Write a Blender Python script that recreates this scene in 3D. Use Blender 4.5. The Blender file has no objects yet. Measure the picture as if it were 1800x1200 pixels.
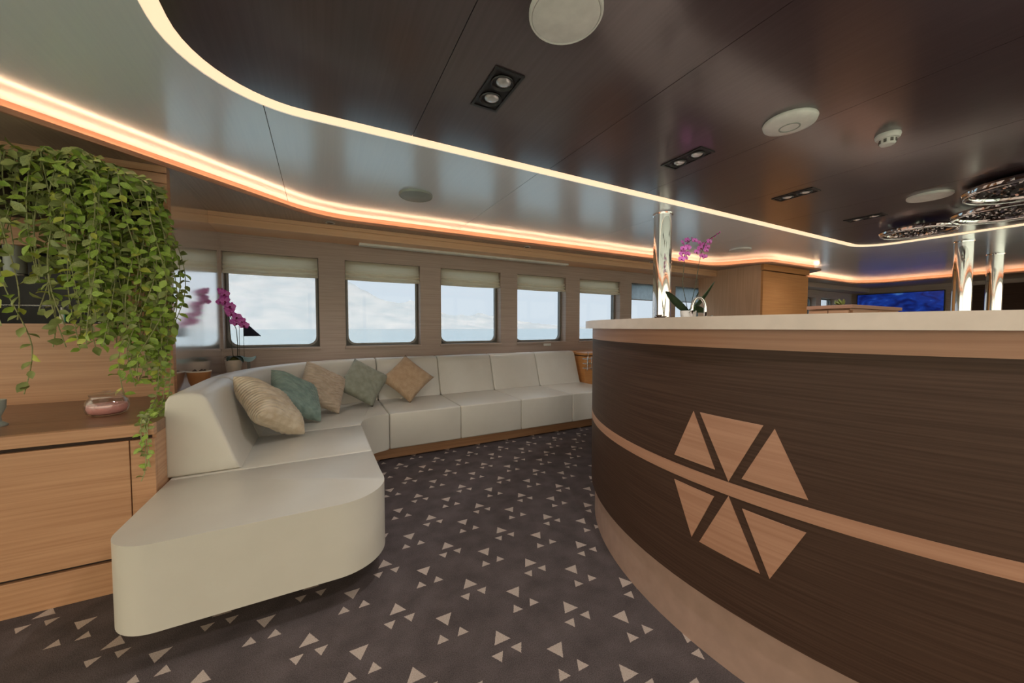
import bpy, bmesh, math, random
import numpy as np
from mathutils import Vector, Matrix

random.seed(7)
S = bpy.context.scene
COL = S.collection
PI = math.pi

# ------------------------------------------------------------------ camera
H = 1.12
FPX = 636.0
pitch = math.atan(25 / FPX)
yaw = math.atan((900 - 563) / FPX)
fw = Vector((math.sin(yaw) * math.cos(pitch), math.cos(yaw) * math.cos(pitch), -math.sin(pitch)))
rt = Vector((math.cos(yaw), -math.sin(yaw), 0))
up = rt.cross(fw)
cam = bpy.data.cameras.new('camera')
cam.sensor_width = 36
cam.lens = FPX / 1800 * 36
cam.clip_start = 0.02
cam.clip_end = 20000
co = bpy.data.objects.new('camera', cam)
COL.objects.link(co)
co.matrix_world = Matrix(((rt.x, up.x, -fw.x, 0), (rt.y, up.y, -fw.y, 0), (rt.z, up.z, -fw.z, H), (0, 0, 0, 1)))
S.camera = co
S.view_settings.view_transform = 'Standard'
S.view_settings.look = 'None'
S.view_settings.gamma = 1
S.view_settings.use_curve_mapping = False
S.view_settings.exposure = 0.0

# ------------------------------------------------------------------ daylight
SKY = 3.3          # hazy bright sky
w = bpy.data.worlds.new('sky')
S.world = w
w.use_nodes = True
bg = w.node_tree.nodes['Background']
bg.inputs[0].default_value = (0.78, 0.90, 1.0, 1)
bg.inputs[1].default_value = SKY
sl = bpy.data.lights.new('sun', 'SUN')
sl.energy = 7.5
sl.angle = 0.03
sl.color = (1, .96, .9)
so = bpy.data.objects.new('sun', sl)
COL.objects.link(so)
so.rotation_euler = (math.radians(27), 0, math.radians(-20))
GLASS_T = 0.503     # window wall tint, set to hold down the bright sky


def portal(name, loc, rot, sx, sy):
    l = bpy.data.lights.new(name, 'AREA')
    l.shape = 'RECTANGLE'
    l.size = sx
    l.size_y = sy
    l.cycles.is_portal = True
    o = bpy.data.objects.new(name, l)
    COL.objects.link(o)
    o.location = loc
    o.rotation_euler = rot
    return o


portal('daylight_portal', (2.6, 4.6, 1.37), (-PI / 2, 0, 0), 8.2, 1.0)
portal('daylight_portal', (4.5, -2.75, 1.06), (PI / 2, 0, 0), 14.5, 2.0)
portal('daylight_portal', (-3.15, 0.2, 1.06), (0, -PI / 2, 0), 2.0, 5.4)

# ------------------------------------------------------------------ materials
MATS = {}


def nt(name):
    m = bpy.data.materials.new(name)
    m.use_nodes = True
    t = m.node_tree
    b = t.nodes['Principled BSDF']
    MATS[name] = m
    return m, t, b


def setp(b, rough=.5, metal=0., spec=.5, coat=0., coatr=.1):
    b.inputs['Roughness'].default_value = rough
    b.inputs['Metallic'].default_value = metal
    b.inputs['Specular IOR Level'].default_value = spec
    b.inputs['Coat Weight'].default_value = coat
    b.inputs['Coat Roughness'].default_value = coatr


def noise_mix(t, c1, c2, scale, nscale=1.0, detail=4, lo=.35, hi=.65, dist=0.):
    tc = t.nodes.new('ShaderNodeTexCoord')
    mp = t.nodes.new('ShaderNodeMapping')
    mp.inputs['Scale'].default_value = scale
    t.links.new(tc.outputs['Object'], mp.inputs[0])
    n = t.nodes.new('ShaderNodeTexNoise')
    n.inputs['Scale'].default_value = nscale
    n.inputs['Detail'].default_value = detail
    n.inputs['Distortion'].default_value = dist
    t.links.new(mp.outputs[0], n.inputs['Vector'])
    r = t.nodes.new('ShaderNodeValToRGB')
    r.color_ramp.elements[0].position = lo
    r.color_ramp.elements[0].color = (*c1, 1)
    r.color_ramp.elements[1].position = hi
    r.color_ramp.elements[1].color = (*c2, 1)
    t.links.new(n.outputs['Fac'], r.inputs[0])
    return n, r


def tex(name, c1, c2, scale, nscale=1., rough=.5, bump=0., bdist=.002, spec=.5, coat=0., coatr=.1, metal=0., detail=4, lo=.35, hi=.65):
    m, t, b = nt(name)
    setp(b, rough, metal, spec, coat, coatr)
    n, r = noise_mix(t, c1, c2, scale, nscale, detail, lo, hi)
    t.links.new(r.outputs[0], b.inputs['Base Color'])
    if bump:
        bp = t.nodes.new('ShaderNodeBump')
        bp.inputs['Strength'].default_value = bump
        bp.inputs['Distance'].default_value = bdist
        t.links.new(n.outputs['Fac'], bp.inputs['Height'])
        t.links.new(bp.outputs[0], b.inputs['Normal'])
    return m


def plain(name, c, rough=.5, metal=0., spec=.5, coat=0., var=.06, ns=18.):
    c1 = tuple(max(0, x * (1 - var)) for x in c)
    c2 = tuple(min(1, x * (1 + var)) for x in c)
    return tex(name, c1, c2, (1, 1, 1), ns, rough, 0, .002, spec, coat, .1, metal)


def emis(name, c, s):
    m, t, b = nt(name)
    b.inputs['Base Color'].default_value = (.35, .33, .31, 1)
    b.inputs['Emission Color'].default_value = (*c, 1)
    b.inputs['Emission Strength'].default_value = s
    return m


def glassmat(name, tint, gloss_rough=.02, ior=1.25):
    m = bpy.data.materials.new(name)
    m.use_nodes = True
    t = m.node_tree
    t.nodes.clear()
    o = t.nodes.new('ShaderNodeOutputMaterial')
    mx = t.nodes.new('ShaderNodeMixShader')
    tr = t.nodes.new('ShaderNodeBsdfTransparent')
    tr.inputs[0].default_value = (*tint, 1)
    gl = t.nodes.new('ShaderNodeBsdfGlossy')
    gl.inputs['Roughness'].default_value = gloss_rough
    # Schlick reflectance, the same from both sides of the pane
    lw = t.nodes.new('ShaderNodeLayerWeight')
    lw.inputs[0].default_value = .5
    pw = t.nodes.new('ShaderNodeMath')
    pw.operation = 'POWER'
    pw.inputs[1].default_value = 5
    t.links.new(lw.outputs['Facing'], pw.inputs[0])
    f0 = ((ior - 1) / (ior + 1)) ** 2
    ma = t.nodes.new('ShaderNodeMath')
    ma.operation = 'MULTIPLY_ADD'
    ma.inputs[1].default_value = 1 - f0
    ma.inputs[2].default_value = f0
    t.links.new(pw.outputs[0], ma.inputs[0])
    t.links.new(ma.outputs[0], mx.inputs[0])
    t.links.new(tr.outputs[0], mx.inputs[1])
    t.links.new(gl.outputs[0], mx.inputs[2])
    t.links.new(mx.outputs[0], o.inputs[0])
    MATS[name] = m
    return m


tex('oak', (.44, .225, .118), (.55, .305, .17), (1.2, 1.2, 55), 1.6, .38, .05, .001, .5, .15, .15, detail=6)
tex('oak_band', (.375, .19, .12), (.45, .245, .16), (1.2, 1.2, 55), 1.6, .38, .05, .001, .4, 0, .15, detail=6)
tex('oak_dark_top', (.20, .10, .055), (.28, .145, .08), (2, 50, 50), 1.2, .35, .03, .001, .5, .1, .2, detail=6)
tex('oak_panel', (.90, .86, .84), (.95, .92, .91), (40, 40, 1.2), 1.4, .15, .0, .001, .6, 0., .14, metal=.88, detail=5)
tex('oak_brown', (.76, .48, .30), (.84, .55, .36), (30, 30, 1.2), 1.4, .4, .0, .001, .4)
tex('oak_cornice_lit', (.82, .50, .29), (.88, .56, .34), (1.2, 1.2, 50), 1.4, .4, .03, .001, .5, 0, .2, detail=5)  # oak lightened to stand in for light on the cornice
tex('oak_orange', (.68, .30, .10), (.76, .36, .13), (1.2, 1.2, 50), 1.4, .4, .03, .001, .5, 0, .2, detail=5)
tex('wenge', (.046, .023, .015), (.070, .038, .026), (1.4, 1.4, 95), 1.8, .48, .04, .001, .22, .0, .2, detail=7)
tex('taupe_wood', (.43, .335, .285), (.50, .40, .345), (1.4, 1.4, 55), 1.5, .42, .04, .001, .4, 0, .2, detail=6)
tex('ceiling_dark', (.056, .034, .040), (.070, .045, .052), (50, 1.3, 1), 1.5, .3, .02, .0005, .55, .7, .15, detail=6)
tex('ceiling_grey', (.79, .87, .98), (.82, .90, 1.0), (50, 1.3, 1), 1.5, .3, .01, .0005, .6, 1., .20, detail=6)
MATS['ceiling_grey'].node_tree.nodes['Principled BSDF'].inputs['Coat IOR'].default_value = 2.3
MATS['ceiling_dark'].node_tree.nodes['Principled BSDF'].inputs['Coat IOR'].default_value = 1.8
tex('soffit_wood', (.30, .21, .155), (.37, .265, .20), (50, 1.3, 1), 1.5, .32, .02, .0005, .5, .0, .15, detail=6)
tex('leather', (.585, .55, .485), (.61, .575, .51), (1, 1, 1), 6, .42, .0, .002, .5, .35, .3)
n_ = MATS['leather'].node_tree
_v = n_.nodes.new('ShaderNodeTexVoronoi'); _v.inputs['Scale'].default_value = 420
_tc = n_.nodes.new('ShaderNodeTexCoord'); n_.links.new(_tc.outputs['Object'], _v.inputs['Vector'])
_b = n_.nodes.new('ShaderNodeBump'); _b.inputs['Strength'].default_value = .12; _b.inputs['Distance'].default_value = .0008
n_.links.new(_v.outputs['Distance'], _b.inputs['Height'])
n_.links.new(_b.outputs[0], n_.nodes['Principled BSDF'].inputs['Normal'])
plain('seam', (.32, .29, .23), .7)
plain('stone_white', (.57, .47, .40), .28, spec=.5, var=.04)
plain('kick_pale', (.37, .245, .20), .45)
plain('white_plastic', (.80, .80, .76), .4)
plain('white_matt', (.78, .77, .73), .55)
plain('black_metal', (.018, .016, .016), .42)
plain('gap_shade', (.035, .018, .012), .8)  # dark colour stands in for shade in the gaps
plain('niche_black', (.012, .010, .010), .5)
plain('gasket', (.15, .14, .125), .5)
plain('win_frame', (.30, .29, .275), .4)
plain('reflector', (.75, .75, .75), .25, metal=.6)
plain('chrome', (.82, .81, .80), .06, metal=1., var=.01)
plain('brushed', (.62, .62, .61), .28, metal=1.)
tex('blind_cloth', (.88, .80, .66), (.93, .87, .75), (3, 3, 220), 1.6, .85, .1, .002, .2)
plain('screen_cloth', (.72, .76, .78), .9)
for _n, _f in (('blind_cloth', .68), ('screen_cloth', .85)):
    _t = MATS[_n].node_tree
    _o = [x for x in _t.nodes if x.type == 'OUTPUT_MATERIAL'][0]
    _p = _t.nodes['Principled BSDF']
    _tr = _t.nodes.new('ShaderNodeBsdfTranslucent')
    _mx = _t.nodes.new('ShaderNodeMixShader')
    _mx.inputs[0].default_value = _f
    _t.links.new(_p.inputs['Base Color'].links[0].from_socket, _tr.inputs[0])
    _t.links.new(_p.outputs[0], _mx.inputs[1])
    _t.links.new(_tr.outputs[0], _mx.inputs[2])
    _t.links.new(_mx.outputs[0], _o.inputs[0])
plain('terracotta', (.38, .16, .055), .6, ns=30)
plain('soil', (.05, .035, .02), .95, ns=60, var=.4)
plain('moss', (.09, .09, .02), .95, ns=70, var=.4)
tex('leaf_olive', (.18, .23, .06), (.33, .37, .13), (1, 1, 1), 16, .42, 0, .002, .45)
tex('leaf_bright', (.20, .32, .04), (.38, .52, .09), (1, 1, 1), 14, .42, 0, .002, .45)
tex('leaf_yellow', (.36, .42, .05), (.50, .52, .10), (1, 1, 1), 14, .42, 0, .002, .45)
tex('stem_green', (.26, .28, .11), (.38, .38, .18), (1, 1, 30), 4, .6)
tex('orchid_leaf', (.022, .055, .014), (.05, .095, .025), (1, 1, 1), 12, .35)
tex('orchid_stem', (.05, .055, .03), (.09, .085, .045), (1, 1, 1), 20, .6)
tex('petal', (.74, .12, .60), (.90, .34, .80), (1, 1, 1), 50, .55, 0, .002, .3)
tex('petal_deep', (.55, .03, .38), (.74, .12, .56), (1, 1, 1), 50, .55, 0, .002, .3)
plain('petal_lip', (.20, .0, .07), .5)
plain('pale_ceramic', (.66, .57, .47), .4)
plain('blue_ceramic', (.35, .55, .62), .25)
plain('navy_cloth', (.035, .04, .075), .75)
plain('candle_pink', (.72, .33, .30), .5)
plain('pod_brown', (.075, .045, .03), .75, ns=60, var=.4)
plain('bottle_blue', (.16, .20, .27), .3)
plain('cup_grey', (.33, .36, .33), .4)
plain('label_green', (.06, .32, .20), .5)
plain('sea_rock', (.60, .60, .60), .95)


def fabric(name, c1, c2, ribs, amp=.004, ang=0.):
    m, t, b = nt(name)
    setp(b, .8, 0, .2)
    b.inputs['Sheen Weight'].default_value = .15
    n, r = noise_mix(t, c1, c2, (1, 1, 1), 22, 5)
    t.links.new(r.outputs[0], b.inputs['Base Color'])
    tc = t.nodes.new('ShaderNodeTexCoord')
    mp = t.nodes.new('ShaderNodeMapping')
    mp.inputs['Rotation'].default_value = (0, ang, 0)
    t.links.new(tc.outputs['Object'], mp.inputs[0])
    wv = t.nodes.new('ShaderNodeTexWave')
    wv.bands_direction = 'X'
    wv.inputs['Scale'].default_value = ribs
    wv.inputs['Distortion'].default_value = 1.6
    wv.inputs['Detail'].default_value = 2
    wv.inputs['Detail Scale'].default_value = 1.5
    t.links.new(mp.outputs[0], wv.inputs['Vector'])
    bp = t.nodes.new('ShaderNodeBump')
    bp.inputs['Strength'].default_value = .7
    bp.inputs['Distance'].default_value = amp
    t.links.new(wv.outputs['Fac'], bp.inputs['Height'])
    t.links.new(bp.outputs[0], b.inputs['Normal'])
    return m


fabric('cushion_cream', (.55, .44, .31), (.68, .58, .45), 16, .006, .8)
fabric('cushion_teal', (.20, .28, .25), (.28, .37, .33), 18, .005, .5)
fabric('cushion_sand', (.46, .36, .27), (.56, .45, .35), 16, .006, 1.1)
fabric('cushion_sage', (.235, .245, .195), (.30, .31, .255), 8, .003, 0.2)
fabric('cushion_tan', (.43, .29, .185), (.51, .36, .24), 26, .002, .2)
emis('led_face', (1.0, .70, .43), 1.15)
emis('led_tape', (1.0, .66, .40), 22.0)
glassmat('glass_tinted', (GLASS_T, GLASS_T * 1.0, GLASS_T * 1.0))
glassmat('glass_warm_fill', (.97, .855, .70))  # warm tint made up to colour the fill from unseen panes
glassmat('glass_jar', (.97, .97, .975), .08, 1.7)


def carpet():
    m, t, b = nt('carpet')
    setp(b, .95, 0, .1)
    L = t.links.new
    N = t.nodes.new

    def val(x):
        return x

    def math_(op, a, c=None):
        n = N('ShaderNodeMath')
        n.operation = op
        for i, v in enumerate((a, c)):
            if v is None:
                continue
            if isinstance(v, (int, float)):
                n.inputs[i].default_value = v
            else:
                L(v, n.inputs[i])
        return n.outputs[0]

    tc = N('ShaderNodeTexCoord')
    sp = N('ShaderNodeSeparateXYZ')
    # slightly fuzzy edges of the woven figures
    nz = N('ShaderNodeTexNoise')
    nz.inputs['Scale'].default_value = 260
    L(tc.outputs['Object'], nz.inputs['Vector'])
    L(tc.outputs['Object'], sp.inputs[0])
    PX, PY = .3045, .3115
    x = math_('FLOORED_MODULO', math_('SUBTRACT', sp.outputs[0], .4775), PX)
    y = math_('FLOORED_MODULO', math_('SUBTRACT', sp.outputs[1], 1.1895), PY)
    fz = math_('MULTIPLY', math_('SUBTRACT', nz.outputs['Fac'], .5), .004)
    tot = None
    A = (.554 - .4775, 1.447 - 1.1895)
    B = (.7085 - .4775, 1.3135 - 1.1895)
    tris = [(A[0], A[1], 1, .0182), (A[0] - .0365, A[1] - .0635, -1, .0124), (A[0] + .0375, A[1] - .0625, -1, .0124),
            (B[0], B[1], -1, .0182), (B[0] - .0375, B[1] - .087, 1, .0124), (B[0] + .0375, B[1] - .087, 1, .0124)]
    for cx, cy, s, a in tris:
        dx = math_('ABSOLUTE', math_('SUBTRACT', x, cx))
        dy = math_('MULTIPLY', math_('SUBTRACT', y, cy), s)
        e1 = math_('MULTIPLY', dy, -1)
        e2 = math_('ADD', math_('MULTIPLY', dx, .866), math_('MULTIPLY', dy, .5))
        e = math_('ADD', math_('MAXIMUM', e1, e2), fz)
        ins = math_('LESS_THAN', e, a)
        tot = ins if tot is None else math_('MAXIMUM', tot, ins)
    n, r = noise_mix(t, (.072, .056, .056), (.135, .110, .110), (1, 1, 1), 300, 2, .3, .7)
    n2, r2 = noise_mix(t, (.75, .75, .75), (1.15, 1.15, 1.15), (1, 1, 1), 9, 4, .3, .7)
    mm = N('ShaderNodeMixRGB')
    mm.blend_type = 'MULTIPLY'
    mm.inputs[0].default_value = 1
    L(r.outputs[0], mm.inputs[1])
    L(r2.outputs[0], mm.inputs[2])
    n3, r3 = noise_mix(t, (.40, .315, .27), (.53, .44, .39), (1, 1, 1), 300, 2, .3, .7)
    mx = N('ShaderNodeMixRGB')
    L(tot, mx.inputs[0])
    L(mm.outputs[0], mx.inputs[1])
    L(r3.outputs[0], mx.inputs[2])
    L(mx.outputs[0], b.inputs['Base Color'])
    bp = N('ShaderNodeBump')
    bp.inputs['Strength'].default_value = .5
    bp.inputs['Distance'].default_value = .003
    L(n.outputs['Fac'], bp.inputs['Height'])
    L(bp.outputs[0], b.inputs['Normal'])


carpet()


def sea_mat():
    m, t, b = nt('sea_water')
    setp(b, .18, 0, .5)
    b.inputs['Base Color'].default_value = (.30, .42, .46, 1)
    tc = t.nodes.new('ShaderNodeTexCoord')
    n = t.nodes.new('ShaderNodeTexNoise')
    n.inputs['Scale'].default_value = .35
    n.inputs['Detail'].default_value = 6
    t.links.new(tc.outputs['Object'], n.inputs['Vector'])
    bp = t.nodes.new('ShaderNodeBump')
    bp.inputs['Strength'].default_value = .3
    bp.inputs['Distance'].default_value = .3
    t.links.new(n.outputs['Fac'], bp.inputs['Height'])
    t.links.new(bp.outputs[0], b.inputs['Normal'])


sea_mat()


def screen_mat():
    m, t, b = nt('tv_picture')
    setp(b, .2, 0, .5)
    b.inputs['Base Color'].default_value = (.005, .006, .02, 1)
    n, r = noise_mix(t, (.004, .012, .16), (.012, .075, .55), (1, 1.6, 3.4), 2.2, 5, .3, .62, 1.2)
    e = r.color_ramp.elements.new(.74)
    e.color = (.12, .32, .8, 1)
    t.links.new(r.outputs[0], b.inputs['Emission Color'])
    b.inputs['Emission Strength'].default_value = .45


screen_mat()
hm, ht, hb = nt('hill_haze')
setp(hb, .95, 0, .1)
hn, hr = noise_mix(ht, (.50, .53, .54), (.66, .64, .62), (.012, .012, .03), 1., 8, .35, .7)  # distance haze is put into the pale hill colour
ht.links.new(hr.outputs[0], hb.inputs['Base Color'])

# ------------------------------------------------------------------ helpers


def obj(name, bm, mat, parent=None, smooth=False, loc=None):
    me = bpy.data.meshes.new(name)
    bmesh.ops.recalc_face_normals(bm, faces=bm.faces)
    bm.to_mesh(me)
    bm.free()
    if isinstance(mat, (list, tuple)):
        for q in mat:
            me.materials.append(MATS[q])
    else:
        me.materials.append(MATS[mat])
    if smooth:
        me.polygons.foreach_set('use_smooth', [True] * len(me.polygons))
        if smooth is not True:
            try:
                me.set_sharp_from_angle(angle=math.radians(smooth))
            except Exception:
                pass
    o = bpy.data.objects.new(name, me)
    COL.objects.link(o)
    if parent is not None:
        o.parent = parent
        if not parent.get('_local'):
            o.matrix_parent_inverse = ORIG.get(parent.name, Matrix.Identity(4)).inverted()
    if loc:
        o.location = loc
    return o


ORIG = {}


def tag(o, label, cat, group=None, kind=None):
    if label:
        o['label'] = label
    if cat:
        o['category'] = cat
    if group:
        o['group'] = group
    if kind:
        o['kind'] = kind
    ORIG[o.name] = Matrix.Translation(o.location)
    return o


def thing(name, label, cat, loc=(0, 0, 0), group=None, kind=None):
    o = bpy.data.objects.new(name, None)
    COL.objects.link(o)
    o.location = loc
    o.empty_display_size = .05
    tag(o, label, cat, group, kind)
    ORIG[o.name] = Matrix.Translation(loc)
    return o


def struct(name, bm, mat, smooth=False):
    o = obj(name, bm, mat, None, smooth)
    o['kind'] = 'structure'
    ORIG[o.name] = Matrix.Identity(4)
    return o


def dup(root, loc, label=None, rot=None):
    """copy of a thing with its parts and sub-parts"""
    r = root.copy()
    COL.objects.link(r)
    r.location = loc
    if rot:
        r.rotation_euler = rot
    if label:
        r['label'] = label
    for ch in list(root.children):
        c = ch.copy()
        COL.objects.link(c)
        c.parent = r
        for g in ch.children:
            d = g.copy()
            COL.objects.link(d)
            d.parent = c
    return r


def NB():
    return bmesh.new()


def box(bm, x0, x1, y0, y1, z0, z1, bev=0., seg=2):
    v = [bm.verts.new(p) for p in ((x0, y0, z0), (x1, y0, z0), (x1, y1, z0), (x0, y1, z0), (x0, y0, z1), (x1, y0, z1), (x1, y1, z1), (x0, y1, z1))]
    fs = [bm.faces.new([v[i] for i in q]) for q in ((3, 2, 1, 0), (4, 5, 6, 7), (0, 1, 5, 4), (1, 2, 6, 5), (2, 3, 7, 6), (3, 0, 4, 7))]
    if bev:
        es = {e for f in fs for e in f.edges}
        bmesh.ops.bevel(bm, geom=list(es), offset=bev, segments=seg, profile=.5, affect='EDGES')
    return bm


def prism(bm, pts, z0, z1, bev=0., seg=3):
    vb = [bm.verts.new((p[0], p[1], z0)) for p in pts]
    vt = [bm.verts.new((p[0], p[1], z1)) for p in pts]
    n = len(pts)
    ft = bm.faces.new(vt)
    fb = bm.faces.new(vb[::-1])
    for i in range(n):
        bm.faces.new((vb[i], vb[(i + 1) % n], vt[(i + 1) % n], vt[i]))
    if bev:
        es = set(ft.edges) | set(fb.edges)
        for i in range(n):     # sharp vertical corners too
            a = Vector(pts[i]) - Vector(pts[i - 1])
            c = Vector(pts[(i + 1) % n]) - Vector(pts[i])
            if a.length > 0 and c.length > 0 and a.angle(c) > .6:
                es |= {e for e in vb[i].link_edges if e.other_vert(vb[i]) is vt[i]}
        bmesh.ops.bevel(bm, geom=list(es), offset=bev, segments=seg, profile=.5, affect='EDGES')
    return bm


def frame_of(d):
    d = d.normalized()
    a = Vector((0, 0, 1)) if abs(d.z) < .9 else Vector((1, 0, 0))
    u = d.cross(a).normalized()
    return u, d.cross(u).normalized()


def tube(bm, pts, rad, seg=8, caps=True):
    pts = [Vector(p) for p in pts]
    n = len(pts)
    rs = rad if isinstance(rad, (list, tuple)) else [rad] * n
    rings = []
    u = None
    for i, p in enumerate(pts):
        d = (pts[min(i + 1, n - 1)] - pts[max(i - 1, 0)]).normalized()
        if u is None:
            u, v = frame_of(d)
        else:
            u = (u - d * u.dot(d)).normalized()
            v = d.cross(u)
        rings.append([bm.verts.new(p + (u * math.cos(a) + v * math.sin(a)) * rs[i]) for a in [2 * PI * k / seg for k in range(seg)]])
    for i in range(n - 1):
        for k in range(seg):
            bm.faces.new((rings[i][k], rings[i][(k + 1) % seg], rings[i + 1][(k + 1) % seg], rings[i + 1][k]))
    if caps:
        bm.faces.new(rings[0][::-1])
        bm.faces.new(rings[-1])
    return bm


def lathe(bm, prof, c=(0, 0, 0), seg=32, mat=None):
    """revolve (r,z) profile about the z axis through c"""
    c = Vector(c)
    rings = []
    for r, z in prof:
        if r < 1e-6:
            rings.append([bm.verts.new(c + Vector((0, 0, z)))])
        else:
            rings.append([bm.verts.new(c + Vector((r * math.cos(2 * PI * k / seg), r * math.sin(2 * PI * k / seg), z))) for k in range(seg)])
    for a, b in zip(rings[:-1], rings[1:]):
        for k in range(seg):
            k2 = (k + 1) % seg
            if len(a) == 1 and len(b) == 1:
                continue
            if len(a) == 1:
                bm.faces.new((a[0], b[k], b[k2]))
            elif len(b) == 1:
                bm.faces.new((a[k], a[k2], b[0]))
            else:
                bm.faces.new((a[k], a[k2], b[k2], b[k]))
    return bm


def xform(bm, M):
    bmesh.ops.transform(bm, matrix=M, verts=bm.verts)
    return bm


def rounded(pts, seg=10):
    """polygon (x,y,r) -> points with rounded corners"""
    out = []
    n = len(pts)
    for i in range(n):
        p = Vector(pts[i][:2])
        r = pts[i][2]
        a = Vector(pts[i - 1][:2]) - p
        b = Vector(pts[(i + 1) % n][:2]) - p
        if r <= 0:
            out.append((p.x, p.y))
            continue
        a.normalize()
        b.normalize()
        ang = a.angle(b)
        d = r / math.tan(ang / 2)
        c = p + (a + b).normalized() * (r / math.sin(ang / 2))
        s = p + a * d - c
        e = p + b * d - c
        a0 = math.atan2(s.y, s.x)
        a1 = math.atan2(e.y, e.x)
        da = (a1 - a0 + PI) % (2 * PI) - PI
        for k in range(seg + 1):
            t = a0 + da * k / seg
            out.append((c.x + r * math.cos(t), c.y + r * math.sin(t)))
    return out


def area2(p):
    return sum(p[i][0] * p[(i + 1) % len(p)][1] - p[(i + 1) % len(p)][0] * p[i][1] for i in range(len(p)))


def offset(pts, d):
    """offset a closed loop outwards by d"""
    s = 1 if area2(pts) > 0 else -1
    out = []
    n = len(pts)
    for i in range(n):
        p0, p1, p2 = Vector(pts[i - 1]), Vector(pts[i]), Vector(pts[(i + 1) % n])
        a = (p1 - p0)
        b = (p2 - p1)
        if a.length < 1e-7:
            a = b
        if b.length < 1e-7:
            b = a
        a = a.normalized()
        b = b.normalized()
        na = Vector((a.y, -a.x)) * s
        nb = Vector((b.y, -b.x)) * s
        m = (na + nb)
        m = m / max(m.length_squared / 2, .3)
        out.append((p1.x + m.x * d, p1.y + m.y * d))
    return out


def dedupe(pts, eps=1e-4):
    out = []
    for p in pts:
        if not out or (Vector(p) - Vector(out[-1])).length > eps:
            out.append(p)
    if (Vector(out[0]) - Vector(out[-1])).length < eps:
        out.pop()
    return out


def plate(loops, z, th):
    """flat plate with holes; bottom face at z, thickness th"""
    bm = NB()
    for lp in loops:
        v = [bm.verts.new((p[0], p[1], z)) for p in lp]
        for i in range(len(v)):
            bm.edges.new((v[i], v[(i + 1) % len(v)]))
    bmesh.ops.triangle_fill(bm, use_beauty=True, use_dissolve=False, edges=list(bm.edges))
    return bm


def thicken(bm, th):
    r = bmesh.ops.extrude_face_region(bm, geom=list(bm.faces))
    bmesh.ops.translate(bm, vec=(0, 0, th), verts=[v for v in r['geom'] if isinstance(v, bmesh.types.BMVert)])
    return bm


def clip_x(bm, x0, x1):
    if x0 is not None:
        g = list(bm.verts) + list(bm.edges) + list(bm.faces)
        bmesh.ops.bisect_plane(bm, geom=g, plane_co=(x0, 0, 0), plane_no=(1, 0, 0), clear_inner=True)
    if x1 is not None:
        g = list(bm.verts) + list(bm.edges) + list(bm.faces)
        bmesh.ops.bisect_plane(bm, geom=g, plane_co=(x1, 0, 0), plane_no=(1, 0, 0), clear_outer=True)
    return bm


def ribbon(bm, lp, z0, z1, closed=True):
    """vertical band along a loop"""
    a = [bm.verts.new((p[0], p[1], z0)) for p in lp]
    b = [bm.verts.new((p[0], p[1], z1)) for p in lp]
    n = len(lp)
    for i in range(n if closed else n - 1):
        j = (i + 1) % n
        bm.faces.new((a[i], a[j], b[j], b[i]))
    return bm


def ring_solid(bm, l0, l1, z0, z1):
    """solid ring between two matching loops"""
    n = len(l0)
    q = [[bm.verts.new((p[0], p[1], z)) for p in lp] for lp, z in ((l0, z0), (l1, z0), (l1, z1), (l0, z1))]
    for i in range(n):
        j = (i + 1) % n
        for k in range(4):
            bm.faces.new((q[k][i], q[k][j], q[(k + 1) % 4][j], q[(k + 1) % 4][i]))
    return bm


# ------------------------------------------------------------------ levels
YW = 4.19           # window wall
YN = -2.6           # opposite wall
XA, XB = -3.0, 12.2  # aft and forward walls
ZS, ZG, ZD = 2.085, 2.17, 2.187   # soffit, grey ceiling, dark ceiling
XP = -.805          # end panel beside the first window
YU = 2.95           # wood panelled wall with the plant

# ------------------------------------------------------------------ floor and outdoors
bm = NB()
box(bm, XA - .1, XB + .1, YN - .1, YW + .3, -.1, 0)
struct('floor', bm, 'carpet')

bm = NB()
bmesh.ops.create_circle(bm, cap_ends=True, segments=64, radius=9000)
xform(bm, Matrix.Translation((0, 0, -4.0)))
o = obj('sea', bm, 'sea_water')
tag(o, 'calm pale blue sea stretching to the horizon outside the windows', 'sea', kind='stuff')

# far hills along the opposite shore: ridge height follows what the windows show
bm = NB()
D = 1500.0
ridge = [(-900, 96), (-650, 185), (-420, 240), (-200, 228), (-20, 205), (110, 160), (240, 118), (360, 98), (470, 62), (600, 66), (760, 48), (900, 26), (1080, 10), (1300, 3)]
nx, ny = 140, 16
rx = [p[0] for p in ridge]
rz = [p[1] for p in ridge]
grid = []
for i in range(nx + 1):
    x = -900 + 2200 * i / nx
    hgt = float(np.interp(x, rx, rz))
    col = []
    for j in range(ny + 1):
        t = j / ny
        y = D - 420 * (1 - t) + 60 * math.sin(x * .011) * (1 - t)
        z = -6 + hgt * (t ** 1.25) * (1 + .10 * math.sin(x * .021 + j * .8) + .05 * math.sin(x * .06 + 2 * j)) + (random.random() - .5) * 7 * t
        col.append(bm.verts.new((x, y, z)))
    grid.append(col)
for i in range(nx):
    for j in range(ny):
        bm.faces.new((grid[i][j], grid[i + 1][j], grid[i + 1][j + 1], grid[i][j + 1]))
o = obj('coastal_hills', bm, 'hill_haze', None, True)
o['kind'] = 'structure'

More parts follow.
